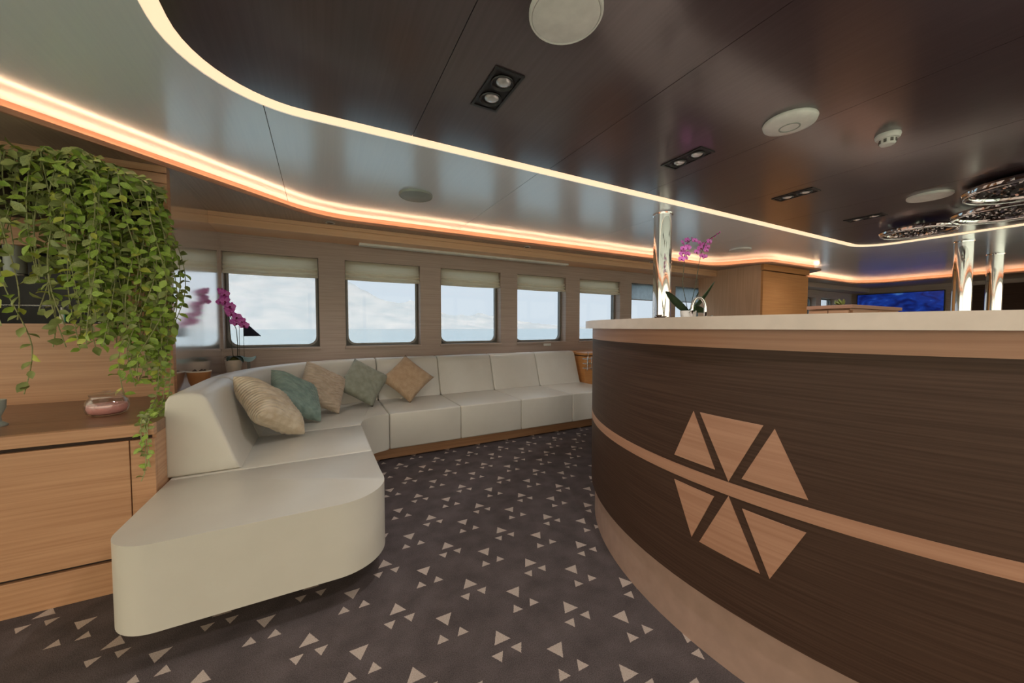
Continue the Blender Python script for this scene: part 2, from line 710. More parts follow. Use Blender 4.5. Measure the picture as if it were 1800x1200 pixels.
# ------------------------------------------------------------------ window wall
WX = [-.79 + 1.03 * k for k in range(12)]
WW, WZ0, WZ1, WD = .785, .915, 1.82, .20
SKIP = {7, 8}       # hidden behind the wooden unit
opens = [(WX[k], WX[k] + WW) for k in range(12) if k not in SKIP]
wall = thing('wall_window', None, None, (0, 0, 0), None, 'structure')
edges = [XP - .01] + [v for a in opens for v in a] + [XB]
bm = NB()
box(bm, XP - .01, XB, YW, YW + WD, 0, WZ0)
obj('lower_panel', bm, 'taupe_wood', wall)
bm = NB()
box(bm, XP - .01, XB, YW, YW + WD, WZ1, 2.3)
obj('upper_panel', bm, 'taupe_wood', wall)
for i in range(0, len(edges), 2):
    if edges[i + 1] - edges[i] < .002:
        continue
    bm = NB()
    box(bm, edges[i], edges[i + 1], YW, YW + WD, WZ0, WZ1)
    obj('pier_panel', bm, 'taupe_wood', wall)


def window_frame_loop(ins, r, n=8):
    return rounded([(ins, ins, r), (WW - ins, ins, r), (WW - ins, (WZ1 - WZ0) - ins, r), (ins, (WZ1 - WZ0) - ins, r)], n)


def make_window(k, name):
    t = thing(name, None, None, (0, 0, 0), None, 'structure')
    t['_local'] = 1
    M = Matrix(((1, 0, 0, 0), (0, 0, 1, 0), (0, 1, 0, 0), (0, 0, 0, 1)))
    # dark metal frame with rounded corners
    bm = NB()
    ring_solid(bm, window_frame_loop(.0, .001), window_frame_loop(.024, .085), .125, .165)
    xform(bm, M)
    obj('window_frame', bm, 'gasket', t)
    bm = NB()
    ring_solid(bm, window_frame_loop(.014, .09), window_frame_loop(.032, .08), .108, .128)
    xform(bm, M)
    obj('inner_rim', bm, 'win_frame', t, 40)
    bm = NB()
    box(bm, .008, WW - .008, .142, .148, .008, WZ1 - WZ0 - .008)
    obj('pane', bm, 'glass_tinted', t)
    bm = NB()
    box(bm, -.012, WW + .012, -.012, .12, -.018, .006, .003)
    obj('window_sill', bm, 'taupe_wood', t)
    return t


proto = make_window(0, 'window_1')
proto.location = (WX[0], YW, WZ0)
n_ = 2
for k in range(1, 12):
    if k in SKIP:
        continue
    c = dup(proto, (WX[k], YW, WZ0))
    c.name = 'window_%d' % n_
    n_ += 1

# ------------------------------------------------------------------ other walls
bm = NB()   # wood panelled wall behind the plant with a dark niche
NX0, NX1, NZ0, NZ1 = -1.95, -1.02, 1.14, 1.56
for a in ((XA, XP, YU, YU + .05, .0, NZ0), (XA, XP, YU, YU + .05, NZ1, ZS), (XA, NX0, YU, YU + .05, NZ0, NZ1), (NX1, XP, YU, YU + .05, NZ0, NZ1)):
    box(bm, *a)
wl = struct('wall_left', bm, 'oak')
bm = NB()
box(bm, NX0 - .01, NX1 + .01, YU + .40, YU + .42, NZ0 - .02, NZ1 + .02)
box(bm, NX0 - .02, NX0, YU + .05, YU + .42, NZ0 - .02, NZ1 + .02)
box(bm, NX1, NX1 + .02, YU + .05, YU + .42, NZ0 - .02, NZ1 + .02)
box(bm, NX0 - .02, NX1 + .02, YU + .05, YU + .42, NZ0 - .02, NZ0)
box(bm, NX0 - .02, NX1 + .02, YU + .05, YU + .42, NZ1, NZ1 + .02)
obj('niche_lining', bm, 'niche_black', wl)
bm = NB()
box(bm, NX0 + .002, NX1 - .002, YU + .02, YU + .30, 1.236, 1.242)
obj('glass_shelf', bm, 'glass_jar', wl)
bm = NB()
box(bm, XP - .03, XP, YU + .05, YW + WD, 0, ZS)
struct('wall_end_panel', bm, 'oak_panel')
bm = NB()
box(bm, XA, XP - .03, YW, YW + WD, 0, 2.3)
struct('wall_locker', bm, 'taupe_wood')

# unseen glazed sides behind the camera, added for warm fill light
def glazed(name, along, a0, a1, fixed, out):
    t = thing(name, None, None, (0, 0, 0), None, 'structure')

    def bx(bm, u0, u1, v0, v1, z0, z1):
        if along == 'x':
            box(bm, u0, u1, v0, v1, z0, z1)
        else:
            box(bm, v0, v1, u0, u1, z0, z1)
    f0, f1 = (fixed, fixed + out) if out > 0 else (fixed + out, fixed)
    bm = NB()
    bx(bm, a0, a1, f0, f1, 0, .06)
    obj('threshold', bm, 'taupe_wood', t)
    bm = NB()
    bx(bm, a0, a1, f0, f1, 2.06, 2.3)
    obj('header_panel', bm, 'taupe_wood', t)
    n = max(1, round((a1 - a0) / 1.4))
    for i in range(n + 1):
        u = a0 + (a1 - a0) * i / n
        bm = NB()
        bx(bm, max(a0, u - .04), min(a1, u + .04), f0, f1, .06, 2.06)
        obj('mullion', bm, 'gasket', t)
    fm = (f0 + f1) / 2
    for i in range(n):
        u0 = a0 + (a1 - a0) * i / n + .04
        u1 = a0 + (a1 - a0) * (i + 1) / n - .04
        bm = NB()
        bx(bm, u0, u1, fm - .004, fm + .004, .06, 2.06)
        obj('pane', bm, 'glass_warm_fill', t)


glazed('wall_near', 'x', XA, XB, YN, -.1)
glazed('wall_aft', 'y', YN, YU, XA, -.1)
bm = NB()
box(bm, XB, XB + .1, YN, YW + WD, 0, 2.3)
wf = struct('wall_forward', bm, 'taupe_wood')
bm = NB()
box(bm, XB - .03, XB, 1.35, 2.25, 0, 2.0, .004)
struct('door_1', bm, 'wenge')
bm = NB()
box(bm, XA - .1, XB + .1, YN - .1, YW + WD, 2.3, 2.36)
struct('ceiling_deck', bm, 'black_metal')

# wooden unit at the far end of the window wall
XU0, XU1, YUN = 6.0, 7.37, 3.12
unit = thing('wood_wall_unit', 'orange oak full-height unit at the far end of the window row', 'cabinet', (6.7, 3.6, 0))
bm = NB()
box(bm, XU0, XU0 + .03, YUN + .03, YW, 0, 2.085)
obj('side_panel', bm, 'oak_brown', unit)
bm = NB()
box(bm, XU0, XU1, YUN, YUN + .03, 0, 1.985)
obj('front_panel', bm, 'oak_orange', unit)
bm = NB()
box(bm, XU0 - .01, XU1 + .01, YUN - .012, YUN + .03, 2.0, 2.085)
obj('top_moulding', bm, 'oak_orange', unit)
bm = NB()
box(bm, XU1 - .03, XU1, YUN + .03, YW, 0, 2.085)
obj('side_panel', bm, 'oak_orange', unit)

# ------------------------------------------------------------------ cornice and mouldings
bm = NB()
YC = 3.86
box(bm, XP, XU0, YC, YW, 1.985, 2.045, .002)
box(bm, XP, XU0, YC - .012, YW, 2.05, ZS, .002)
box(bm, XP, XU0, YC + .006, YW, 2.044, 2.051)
struct('trim_1', bm, 'oak_cornice_lit')
bm = NB()
box(bm, XA, XP + .004, YU - .018, YU, 2.045, ZS, .002)
box(bm, XA, XP + .002, YU - .010, YU, 1.985, 2.04, .002)
struct('trim_2', bm, 'oak')
bm = NB()
box(bm, XU1, XB, YC, YW, 1.985, ZS, .002)
struct('trim_3', bm, 'taupe_wood')

# ------------------------------------------------------------------ ceilings
inner = dedupe(rounded([(-.50, -.55, .45), (6.47, -.55, .35), (6.47, 2.14, .38), (-.50, 2.14, .45)], 12))
cove = dedupe(rounded([(-1.62, -1.9, .5), (-1.62, 2.18, .5), (.03, 3.69, .75), (5.62, 3.655, .32), (5.98, 3.02, .22), (7.55, 2.99, .22),
                       (7.95, 3.58, .3), (10.9, 3.58, .55), (10.9, -1.9, .5)], 12))
outer = [(XA - .05, YN - .05), (XB + .05, YN - .05), (XB + .05, YW + .1), (XA - .05, YW + .1)]
# lower soffit
bm = plate([outer, cove], ZS, .015)
thicken(bm, .015)
ceil = struct('ceiling', bm, 'soffit_wood')
# glowing edge lip of the soffit
bm = NB()
ring_solid(bm, offset(cove, -.004), offset(cove, .012), ZS - .004, ZS + .022)
obj('cove_lip', bm, 'oak_band', ceil)
bm = NB()
ring_solid(bm, offset(cove, .085), offset(cove, .10), ZS + .015, ZG + .02)
obj('cove_back_board', bm, 'oak_band', ceil)
# grey panels
gj = [None, -1.77, -.218, 1.336, 2.89, 4.44, 5.99, 7.55, 9.1, None]
for a, b in zip(gj[:-1], gj[1:]):
    bm = plate([offset(cove, .09), inner], ZG, .006)
    clip_x(bm, None if a is None else a + .0018, None if b is None else b - .0018)
    thicken(bm, .006)
    obj('grey_panel', bm, 'ceiling_grey', ceil)
# dark raised panels
dj = [None, .474, 1.387, 2.30, 3.213, 4.126, 5.04, 5.95, None]
dk = offset(inner, -.052)
for a, b in zip(dj[:-1], dj[1:]):
    bm = plate([dk], ZD, .01)
    clip_x(bm, None if a is None else a + .0015, None if b is None else b - .0015)
    thicken(bm, .01)
    obj('dark_panel', bm, 'ceiling_dark', ceil)

led = thing('cove_light', 'warm glowing light strip framing the dark raised ceiling', 'light strip', (3, 0, 2.17))
bm = NB()
l0, l1 = offset(inner, .004), offset(inner, -.058)
va = [[bm.verts.new((p[0], p[1], z)) for p in lp] for lp, z in ((l0, ZG + .004), (l1, ZD + .001), (l1, ZD + .006), (l0, ZG + .009))]
for i in range(len(l0)):
    j = (i + 1) % len(l0)
    for k in range(4):
        bm.faces.new((va[k][i], va[k][j], va[(k + 1) % 4][j], va[(k + 1) % 4][i]))
obj('diffuser', bm, 'led_face', led, 30)
led2 = thing('cove_light', 'hidden warm light strip washing the grey ceiling above the windows', 'light strip', (3, 0, 2.11))
bm = NB()
ring_solid(bm, offset(cove, .018), offset(cove, .030), ZS + .0155, ZS + .022)
obj('light_tape', bm, 'led_tape', led2)

# ------------------------------------------------------------------ bar
BX, BY, BR = 2.55, .8, 1.42
BX1 = 5.3


def bar_loop(r, n=64):
    pts = []
    for k in range(n + 1):
        a = PI / 2 + PI * k / n
        pts.append((BX + r * math.cos(a), BY + r * math.sin(a)))
    for k in range(25):
        a = -PI / 2 + PI * k / 24
        pts.append((BX1 + r * math.cos(a), BY + r * math.sin(a)))
    return pts


bar = thing('bar_counter', 'large curved dark wood bar with a pale triangle emblem on its front', 'bar', (BX, BY, 0))
bm = NB()
ring_solid(bm, bar_loop(BR), bar_loop(BR - .03), .215, .587)
obj('lower_front_panel', bm, 'wenge', bar, 30)
bm = NB()
ring_solid(bm, bar_loop(BR), bar_loop(BR - .03), .629, 1.054)
obj('upper_front_panel', bm, 'wenge', bar, 30)
bm = NB()
ring_solid(bm, bar_loop(BR + .001), bar_loop(BR - .028), .587, .629)
obj('inlay_stripe', bm, 'oak_band', bar, 30)
bm = NB()
ring_solid(bm, bar_loop(BR + .001), bar_loop(BR - .03), 1.054, 1.113)
obj('top_band', bm, 'oak_band', bar, 30)
bm = NB()
ring_solid(bm, bar_loop(BR - .022), bar_loop(BR - .06), 0, .215)
obj('kick_plate', bm, 'kick_pale', bar, 30)
bm = NB()
ring_solid(bm, bar_loop(BR - .42), bar_loop(BR - .45), 0, 1.113)
obj('back_panel', bm, 'wenge', bar, 30)


def emblem(tri, bar):
    """triangle (deg, z) laid on the curved front as a thin inlay"""
    bm = NB()
    n = 8
    vs = {}

    def P(a, z, r):
        return bm.verts.new((BX + r * math.cos(math.radians(a)), BY + r * math.sin(math.radians(a)), z))
    A, B, Cc = [Vector(p) for p in tri]
    for i in range(n + 1):
        for j in range(n + 1 - i):
            q = A * ((n - i - j) / n) + B * (i / n) + Cc * (j / n)
            vs[i, j] = (P(q.x, q.y, BR + .0022), P(q.x, q.y, BR - .004))
    for i in range(n):
        for j in range(n - i):
            for s in (0, 1):
                bm.faces.new([vs[q][s] for q in ((i, j), (i + 1, j), (i, j + 1))])
                if i + j < n - 1:
                    bm.faces.new([vs[q][s] for q in ((i + 1, j), (i + 1, j + 1), (i, j + 1))])
    rim = [(i, 0) for i in range(n)] + [(n - k, k) for k in range(n)] + [(0, n - k) for k in range(n)]
    for a, b in zip(rim, rim[1:] + rim[:1]):
        bm.faces.new((vs[a][0], vs[b][0], vs[b][1], vs[a][1]))
    obj('emblem_triangle', bm, 'oak_band', bar, 20)


for t in (((180.1, .832), (177.13, .658), (183.27, .656)), ((181.06, .833), (188.74, .832), (185.02, .632)), ((189.87, .828), (186.55, .654), (193.12, .650)),
          ((177.2, .568), (183.25, .566), (180.2, .392)), ((185.05, .585), (181.35, .390), (188.79, .386)), ((186.7, .562), (193.05, .558), (189.8, .384))):
    emblem(t, bar)

bm = NB()
ring_solid(bm, bar_loop(BR + .042), bar_loop(BR - .47), 1.1135, 1.155)
bmesh.ops.bevel(bm, geom=[e for e in bm.edges if len(e.link_faces) == 2 and e.calc_face_angle(0) > 1.2], offset=.004, segments=2, affect='EDGES')
o = obj('bar_countertop', bm, 'stone_white', None, 30)
tag(o, 'pale stone countertop running round the curved bar', 'countertop')

# ------------------------------------------------------------------ sofa
sofa = thing('sofa', 'long cream leather corner sofa wrapping round beneath the windows', 'sofa', (.5, 3.0, 0))
SZ0, SZ1 = .112, .412
XL = -.638


def seat(pts):
    bm = NB()
    prism(bm, dedupe(pts), SZ0, SZ1, .013, 3)
    obj('seat', bm, 'leather', sofa, 50)


g = .0012
seat(rounded([(XL, 1.575, .14), (.255, 1.575, .21), (.255, 2.205 - g, 0), (XL, 2.205 - g, 0)], 14))
seat([(XL, 2.205 + g), (.255, 2.205 + g), (.255, 2.82 - g), (XL, 2.82 - g)])
cpts = [(XL, 2.82 + g), (.255, 2.82 + g)]
for k in range(13):
    a = PI - (PI / 2) * k / 12
    cpts.append((.495 + .24 * math.cos(a), 2.832 + .24 * math.sin(a)))
cpts[-1] = (.49 - g, 3.072)
cpts += [(.49 - g, 3.95)]
for k in range(13):
    a = PI / 2 + (PI / 2) * k / 12
    cpts.append((.485 + 1.115 * math.cos(a), 2.84 + 1.115 * math.sin(a)))
seat(cpts)
sx = [.49, 1.11, 1.735, 2.36, 2.985]
for a, b in zip(sx[:-1], sx[1:]):
    seat([(a + g, 3.072), (b - g, 3.072), (b - g, 3.95), (a + g, 3.95)])

# back cushions swept along the inner line
prof = [(0.0, SZ1 + .001), (.022, .47), (.113, .745), (.128, .782), (.148, .800), (.18, .808), (.235, .808), (.265, .798), (.28, .77), (.285, .70), (.285, SZ1 + .001)]


def back(path):
    """path: list of (point, outward normal)"""
    bm = NB()
    rows = []
    for p, nrm in path:
        rows.append([bm.verts.new((p[0] + nrm[0] * o, p[1] + nrm[1] * o, z)) for o, z in prof])
    m = len(prof)
    for a, b in zip(rows[:-1], rows[1:]):
        for k in range(m):
            bm.faces.new((a[k], a[(k + 1) % m], b[(k + 1) % m], b[k]))
    f0 = bm.faces.new(rows[0])
    f1 = bm.faces.new(rows[-1][::-1])
    bmesh.ops.recalc_face_normals(bm, faces=bm.faces)
    bmesh.ops.bevel(bm, geom=list(set(f0.edges) | set(f1.edges)), offset=.014, segments=3, profile=.5, affect='EDGES')
    obj('backrest', bm, 'leather', sofa, 60)


back([((-.365, y), (-1, 0)) for y in (2.222, 2.4, 2.6, 2.838)])
back([((.485 + .85 * math.cos(a), 2.842 + .85 * math.sin(a)), (math.cos(a), math.sin(a))) for a in [PI - (PI / 2) * k / 20 for k in range(21)]])
bx = [.488, 1.11, 1.735, 2.345, 2.955]
for a, b in zip(bx[:-1], bx[1:]):
    back([((a + g, 3.692), (0, 1)), ((b - g, 3.692), (0, 1))])
bm = NB()
prism(bm, dedupe(rounded([(-.56, 1.98, .1), (.14, 1.98, .12), (.14, 3.195, .0), (2.9, 3.195, 0), (2.9, 3.9, 0), (-.56, 3.9, .6)], 8)), 0, SZ0, 0)
obj('plinth', bm, 'oak', sofa)

# ledge shelf between sofa back and walls
bm = NB()
lp = [(XP, YU), (-.652, YU)]
for k in range(17):
    a = PI - (PI / 2) * k / 16
    lp.append((.485 + 1.137 * math.cos(a), 2.842 + 1.137 * math.sin(a)))
lp += [(2.955, 3.98), (2.955, YW), (XP, YW)]
prism(bm, dedupe(lp), .675, .70, 0)
o = obj('back_shelf', bm, 'taupe_wood')
tag(o, 'brown wooden ledge behind the curved sofa back under the windows', 'shelf')


# ------------------------------------------------------------------ cushions
def cushion(name, label, mat, loc, az, tilt, roll, size, th, ribs=0):
    n = 72 if ribs else 20
    bm = NB()
    top = {}
    for s in (1, -1):
        for i in range(n + 1):
            for j in range(n + 1):
                u = -1 + 2 * i / n
                v = -1 + 2 * j / n
                edge = i in (0, n) or j in (0, n)
                if s == -1 and edge:
                    top[i, j, s] = top[i, j, 1]
                    continue
                pin = .055 * (1 - abs(u) ** 2) * abs(v) ** 3
                pin2 = .055 * (1 - abs(v) ** 2) * abs(u) ** 3
                x = u * (1 - pin2 * 1.3)
                z = v * (1 - pin * 1.3)
                d = th * (max(0, (1 - u ** 4)) * max(0, (1 - v ** 4))) ** .55
                d *= 1 + .05 * math.sin(5 * u + 2) * math.cos(4 * v)
                if ribs:
                    d += .0085 * math.sin(ribs * (v + .10 * math.sin(3.2 * u + 1) + .05 * math.sin(7 * u))) * max(0, (1 - u ** 6) * (1 - v ** 6))
                top[i, j, s] = bm.verts.new((x * size / 2, -s * d / 2, z * size / 2))
    for s in (1, -1):
        for i in range(n):
            for j in range(n):
                bm.faces.new([top[q[0], q[1], s] for q in ((i, j), (i + 1, j), (i + 1, j + 1), (i, j + 1))][::s])
    xform(bm, Matrix.Rotation(math.radians(roll), 4, 'Y'))
    o = obj(name, bm, mat, None, True)
    o.location = loc
    o.rotation_euler = (math.radians(tilt), 0, math.radians(az))
    tag(o, label, 'cushion', 'scatter cushions on the sofa')
    return o


# ------------------------------------------------------------------ left cabinet
cab = thing('low_cabinet', 'low oak cabinet with flat doors under the trailing plant', 'cabinet', (-1.8, 2.5, 0))
CX1, CY = -.643, 2.094
DX = -.722
bm = NB()
box(bm, XA + .02, CX1 - .014, CY + .022, YU - .002, 0, .655)
obj('carcass', bm, 'gap_shade', cab)  # dark all over so that the door gaps look shaded
bm = NB()
box(bm, CX1 - .013, CX1, CY + .021, YU - .002, 0, .656)
obj('end_panel', bm, 'oak', cab)
for a, b in ((-2.45, -1.586), (-1.583, DX - .002)):
    bm = NB()
    box(bm, a, b, CY, CY + .02, .150, .640, .0015)
    obj('door', bm, 'oak', cab)
bm = NB()
box(bm, DX + .002, CX1, CY, CY + .02, .150, .640, .0015)
obj('filler_panel', bm, 'oak', cab)
bm = NB()
box(bm, XA + .02, CX1, CY + .001, CY + .02, 0, .136, .0015)
obj('base_panel', bm, 'oak', cab)
wt = thing('cabinet_worktop', 'oak worktop on the low cabinet below the hanging plant', 'worktop', (-1.8, 2.5, .66))
bm = NB()
box(bm, XA + .02, CX1, CY - .004, CY + .03, .657, .705, .0015)
obj('front_edge', bm, 'oak', wt)
bm = NB()
box(bm, XA + .02, CX1, CY + .03, YU - .002, .657, .7048)
obj('top_board', bm, 'oak_dark_top', wt)

# ------------------------------------------------------------------ roman blinds
def make_blind(label):
    t = thing('roman_blind', label, 'blind', (0, 0, 0), 'roman blinds in the window row')
    t['_local'] = 1
    W = WW - .012
    # cloth with stacked soft folds (profile y,z swept along x)
    pr = [(.0, .0), (-.002, -.075), (-.024, -.100), (-.020, -.110), (.004, -.116), (-.010, -.122), (-.036, -.142), (-.030, -.150), (.002, -.156), (-.012, -.162), (-.044, -.182), (-.036, -.194), (.004, -.198), (.012, -.19), (.014, 0)]
    bm = NB()
    n = 8
    rows = []
    for i in range(n + 1):
        x = .006 + W * i / n
        sag = .004 * math.sin(PI * i / n)
        rows.append([bm.verts.new((x, y, z - sag * (z / -.19))) for y, z in pr])
    for a, b in zip(rows[:-1], rows[1:]):
        for k in range(len(pr)):
            bm.faces.new((a[k], a[(k + 1) % len(pr)], b[(k + 1) % len(pr)], b[k]))
    bm.faces.new(rows[0])
    bm.faces.new(rows[-1][::-1])
    obj('cloth', bm, 'blind_cloth', t, 70)
    bm = NB()
    box(bm, .006, .006 + W, .015, .04, -.03, 0)
    obj('headrail', bm, 'white_plastic', t)
    return t


BL = ['cream roman blind folded up over the window beside the purple orchid', 'cream roman blind over the second window from the orchid corner',
      'cream roman blind over the middle window above the sofa seats', 'cream roman blind over the window above the wall socket',
      'cream roman blind over the window nearest the bar end']
b0 = make_blind(BL[0])
b0.location = (WX[0], YW + .045, WZ1)
for k in range(1, 5):
    dup(b0, (WX[k], YW + .045, WZ1), BL[k])
r0 = thing('roller_screen', 'pale roller screen half lowered in the window before the chrome column', 'blind', (WX[5], YW + .05, WZ1), 'roller screens')
r0['_local'] = 1
bm = NB()
box(bm, .006, WW - .006, 0, .002, -.25, 0)
obj('cloth', bm, 'screen_cloth', r0)
bm = NB()
box(bm, .006, WW - .006, -.004, .006, -.262, -.25, .001)
obj('bottom_bar', bm, 'win_frame', r0)
bm = NB()
xform(tube(bm, [(.006, 0, 0), (WW - .006, 0, 0)], .016, 12), Matrix.Translation((0, .012, -.012)))
obj('roller', bm, 'screen_cloth', r0, 40)
dup(r0, (WX[6], YW + .05, WZ1), 'pale roller screen in the window behind the bar orchid')

# ------------------------------------------------------------------ ceiling fixtures
def disc_speaker(label, loc, r, grp, mat='white_plastic'):
    t = thing('ceiling_speaker', label, 'speaker', loc, grp)
    t['_local'] = 1
    bm = NB()
    lathe(bm, [(0, 0), (r, 0), (r, -.012), (r * .97, -.018), (r * .93, -.018), (r * .92, -.014), (0, -.0141)], seg=48)
    obj('rim', bm, mat, t, 40)
    bm = NB()
    lathe(bm, [(0, -.0142), (r * .915, -.0142), (r * .91, -.017), (r * .5, -.022), (0, -.024)], seg=48)
    obj('grille', bm, mat, t, 60)
    return t


disc_speaker('round white ceiling disc cut by the top edge of the picture', (.755, 1.035, ZD), .125, 'round white ceiling discs')
disc_speaker('flush round white ceiling disc nearest the chrome chandelier', (4.38, 1.045, ZD), .13, 'round white ceiling discs')
disc_speaker('round grey speaker in the grey ceiling above the sofa', (.69, 2.93, ZG), .13, 'grey ceiling speakers', 'cup_grey')
disc_speaker('round speaker in the grey ceiling behind the bar orchid', (5.02, 2.91, ZG), .13, 'grey ceiling speakers', 'white_plastic')
ap = thing('access_point', 'domed white ceiling disc with inner ring beside the smoke detector', 'ceiling device', (2.166, 1.02, ZD))
ap['_local'] = 1
bm = NB()
lathe(bm, [(0, 0), (.115, 0), (.118, -.006), (.112, -.022), (.08, -.031), (.045, -.034), (0, -.0345)], seg=48)
obj('cover', bm, 'white_plastic', ap, 60)
bm = NB()
lathe(bm, [(.040, -.033), (.046, -.033), (.046, -.0365), (.040, -.0365), (.040, -.033)], seg=40)
obj('light_ring', bm, 'cup_grey', ap)
sd = thing('smoke_detector', 'small white smoke detector on the dark ceiling', 'smoke detector', (2.80, .835, ZD))
sd['_local'] = 1
bm = NB()
lathe(bm, [(0, 0), (.052, 0), (.054, -.008), (.05, -.022), (.046, -.026), (0, -.026)], seg=36)
obj('base', bm, 'white_plastic', sd, 40)
bm = NB()
lathe(bm, [(0, -.026), (.034, -.026), (.034, -.05), (.028, -.058), (0, -.06)], seg=36)
obj('chamber', bm, 'white_plastic', sd, 40)
for k in range(8):
    a = 2 * PI * k / 8
    bm = NB()
    box(bm, .032, .0365, -.006, .006, -.048, -.030)
    xform(bm, Matrix.Rotation(a, 4, 'Z'))
    obj('vent_slot', bm, 'gasket', sd)


def twin_spot(label):
    t = thing('twin_spotlight', label, 'spotlight', (0, 0, 0), 'twin recessed spotlights in the dark ceiling')
    t['_local'] = 1
    bm = NB()
    L0 = [(-.068, -.142), (.068, -.142), (.068, .142), (-.068, .142)]
    L1 = [(-.056, -.128), (.056, -.128), (.056, .128), (-.056, .128)]
    ring_solid(bm, L0, L1, -.006, 0)
    obj('bezel', bm, 'black_metal', t)
    bm = NB()
    box(bm, -.056, .056, -.128, .128, -.0012, -.0002)
    obj('backing', bm, 'niche_black', t)
    for y in (-.062, .062):
        bm = NB()
        xform(lathe(bm, [(.050, -.001), (.052, -.006), (.050, -.010), (.046, -.010), (.040, -.0015), (.050, -.001)], seg=28), Matrix.Translation((0, y, 0)))
        ring = obj('lamp_ring', bm, 'black_metal', t, 40)
        bm = NB()
        xform(lathe(bm, [(0, -.012), (.018, -.011), (.032, -.0055), (.034, -.0015), (0, -.0014)], seg=28), Matrix.Translation((.004, y - .006, 0)))
        obj('lamp', bm, 'reflector', ring, 50)
    return t


SPL = ['twin black spotlight closest to the light strip corner on the dark ceiling', 'twin black spotlight on the ceiling above the bar edge, second in its row',
       'twin black spotlight third in its row on the dark ceiling', 'twin black spotlight farthest in its row, near the round chandelier']
s0 = twin_spot(SPL[0])
s0.location = (.722, 1.515, ZD)
for k, x in enumerate((2.072, 3.40, 4.71)):
    dup(s0, (x, 1.545, ZD), SPL[k + 1])


def spot_fill(x, y, e):  # fill lamps added at the twin spots and beyond them
    for dy in (-.062, .062):
        l = bpy.data.lights.new('spot_fill', 'SPOT')
        l.energy = e
        l.color = (1.0, .965, .93)
        l.spot_size = math.radians(150)
        l.spot_blend = 1.0
        l.shadow_soft_size = .012
        o = bpy.data.objects.new('spot_fill', l)
        COL.objects.link(o)
        o.location = (x, y + dy, ZD - .02)


LAMP_W = 19.0
for k, x in enumerate((2.072, 3.40, 4.71, 6.05)):
    spot_fill(x, 1.545, LAMP_W)
for x in (-.6 + 1.332, 2.072, 3.40, 4.71, 6.05):  # unseen row added to fill the room, without fixtures
    spot_fill(x, .07, LAMP_W)
spot_fill(.722, 1.515, LAMP_W)


for x, y in ((.10, 3.775), (2.22, 3.775), (4.36, 3.775), (6.3, 2.45), (8.6, 3.70), (10.2, 3.70), (-1.9, 2.6)):  # fill lamps added to brighten the wall and far unit, mostly without fixtures
    l = bpy.data.lights.new('fill_lamp', 'SPOT')
    l.energy = 13
    l.color = (1.0, .965, .93)
    l.spot_size = math.radians(150 if x == 6.3 else 62)
    l.spot_blend = 1.0
    l.shadow_soft_size = 0.0
    o = bpy.data.objects.new('fill_lamp', l)
    COL.objects.link(o)
    o.location = (x, y, (ZG if x == 6.3 else ZS) - .012)


def downlight(label, loc):
    t = thing('downlight', label, 'downlight', loc, 'small downlights in the soffit')
    t['_local'] = 1
    bm = NB()
    lathe(bm, [(.028, 0), (.042, 0), (.042, -.004), (.036, -.007), (.028, -.004), (.028, 0)], seg=28)
    obj('bezel', bm, 'brushed', t, 50)
    bm = NB()
    lathe(bm, [(0, -.001), (.029, -.001), (.029, -.003), (0, -.0025)], seg=24)
    obj('lens', bm, 'niche_black', t)


downlight('small round downlight in the soffit above the orchid window', (.10, 3.785, ZS))
downlight('small round downlight in the soffit above the middle of the sofa', (2.22, 3.80, ZS))
downlight('small round downlight in the soffit beside the chrome column', (4.36, 3.80, ZS))

vent = thing('linear_vent', 'long white slot air vent under the oak cornice', 'vent', (1.7, 4.06, 1.97))
bm = NB()
for y in (4.045, 4.062, 4.079):
    box(bm, .38, 3.0, y, y + .008, 1.966, 1.9845)
obj('slot_blades', bm, 'white_plastic', vent)
bm = NB()
box(bm, .37, 3.01, 4.032, 4.04, 1.962, 1.985)
obj('vent_edge', bm, 'white_plastic', vent)
bm = NB()
box(bm, .37, 3.01, 4.093, 4.101, 1.962, 1.985)
obj('vent_edge', bm, 'white_plastic', vent)

# ------------------------------------------------------------------ chrome columns
def column(label, x, y, r):
    t = thing('chrome_column', label, 'column', (x, y, 0), 'polished chrome columns')
    t['_local'] = 1
    bm = NB()
    lathe(bm, [(0, .0), (r, .0), (r, ZG - .001), (0, ZG - .001)], seg=56)
    obj('shaft', bm, 'chrome', t, 40)
    bm = NB()
    lathe(bm, [(r - .001, 0), (r + .022, 0), (r + .022, .008), (r + .006, .016), (r - .001, .016)], seg=56)
    obj('base_ring', bm, 'chrome', t, 40)
    bm = NB()
    lathe(bm, [(r - .001, ZG - .014), (r + .008, ZG - .014), (r + .010, ZG - .001), (r - .001, ZG - .001)], seg=56)
    obj('top_ring', bm, 'chrome', t, 40)


column('polished chrome column beside the purple bar orchid', 2.835, 2.352, .080)
column('polished chrome column next to the blue screen', 6.98, 1.36, .082)
column('farthest chrome column, behind the one next to the blue screen', 8.6, 1.38, .080)

# ------------------------------------------------------------------ cushions on the sofa
cushion('scatter_cushion', 'cream pleated cushion leaning at the curved end, nearest the chaise', 'cushion_cream', (-.285, 2.70, .625), 86, -43, 45, .385, .17, 42)
cushion('scatter_cushion', 'teal pleated cushion tucked behind the cream one', 'cushion_teal', (-.165, 3.10, .615), 62, -42, 43, .37, .15, 40)
cushion('scatter_cushion', 'sand coloured wavy cushion between the teal and the sage cushions', 'cushion_sand', (.01, 3.36, .625), 38, -34, 38, .37, .14, 38)
cushion('scatter_cushion', 'plain sage grey cushion standing on its corner', 'cushion_sage', (.34, 3.53, .62), 12, -34, 38, .36, .13)
cushion('scatter_cushion', 'tan cushion standing on its corner, last of the five', 'cushion_tan', (.745, 3.585, .622), -2, -34, 46, .37, .12)

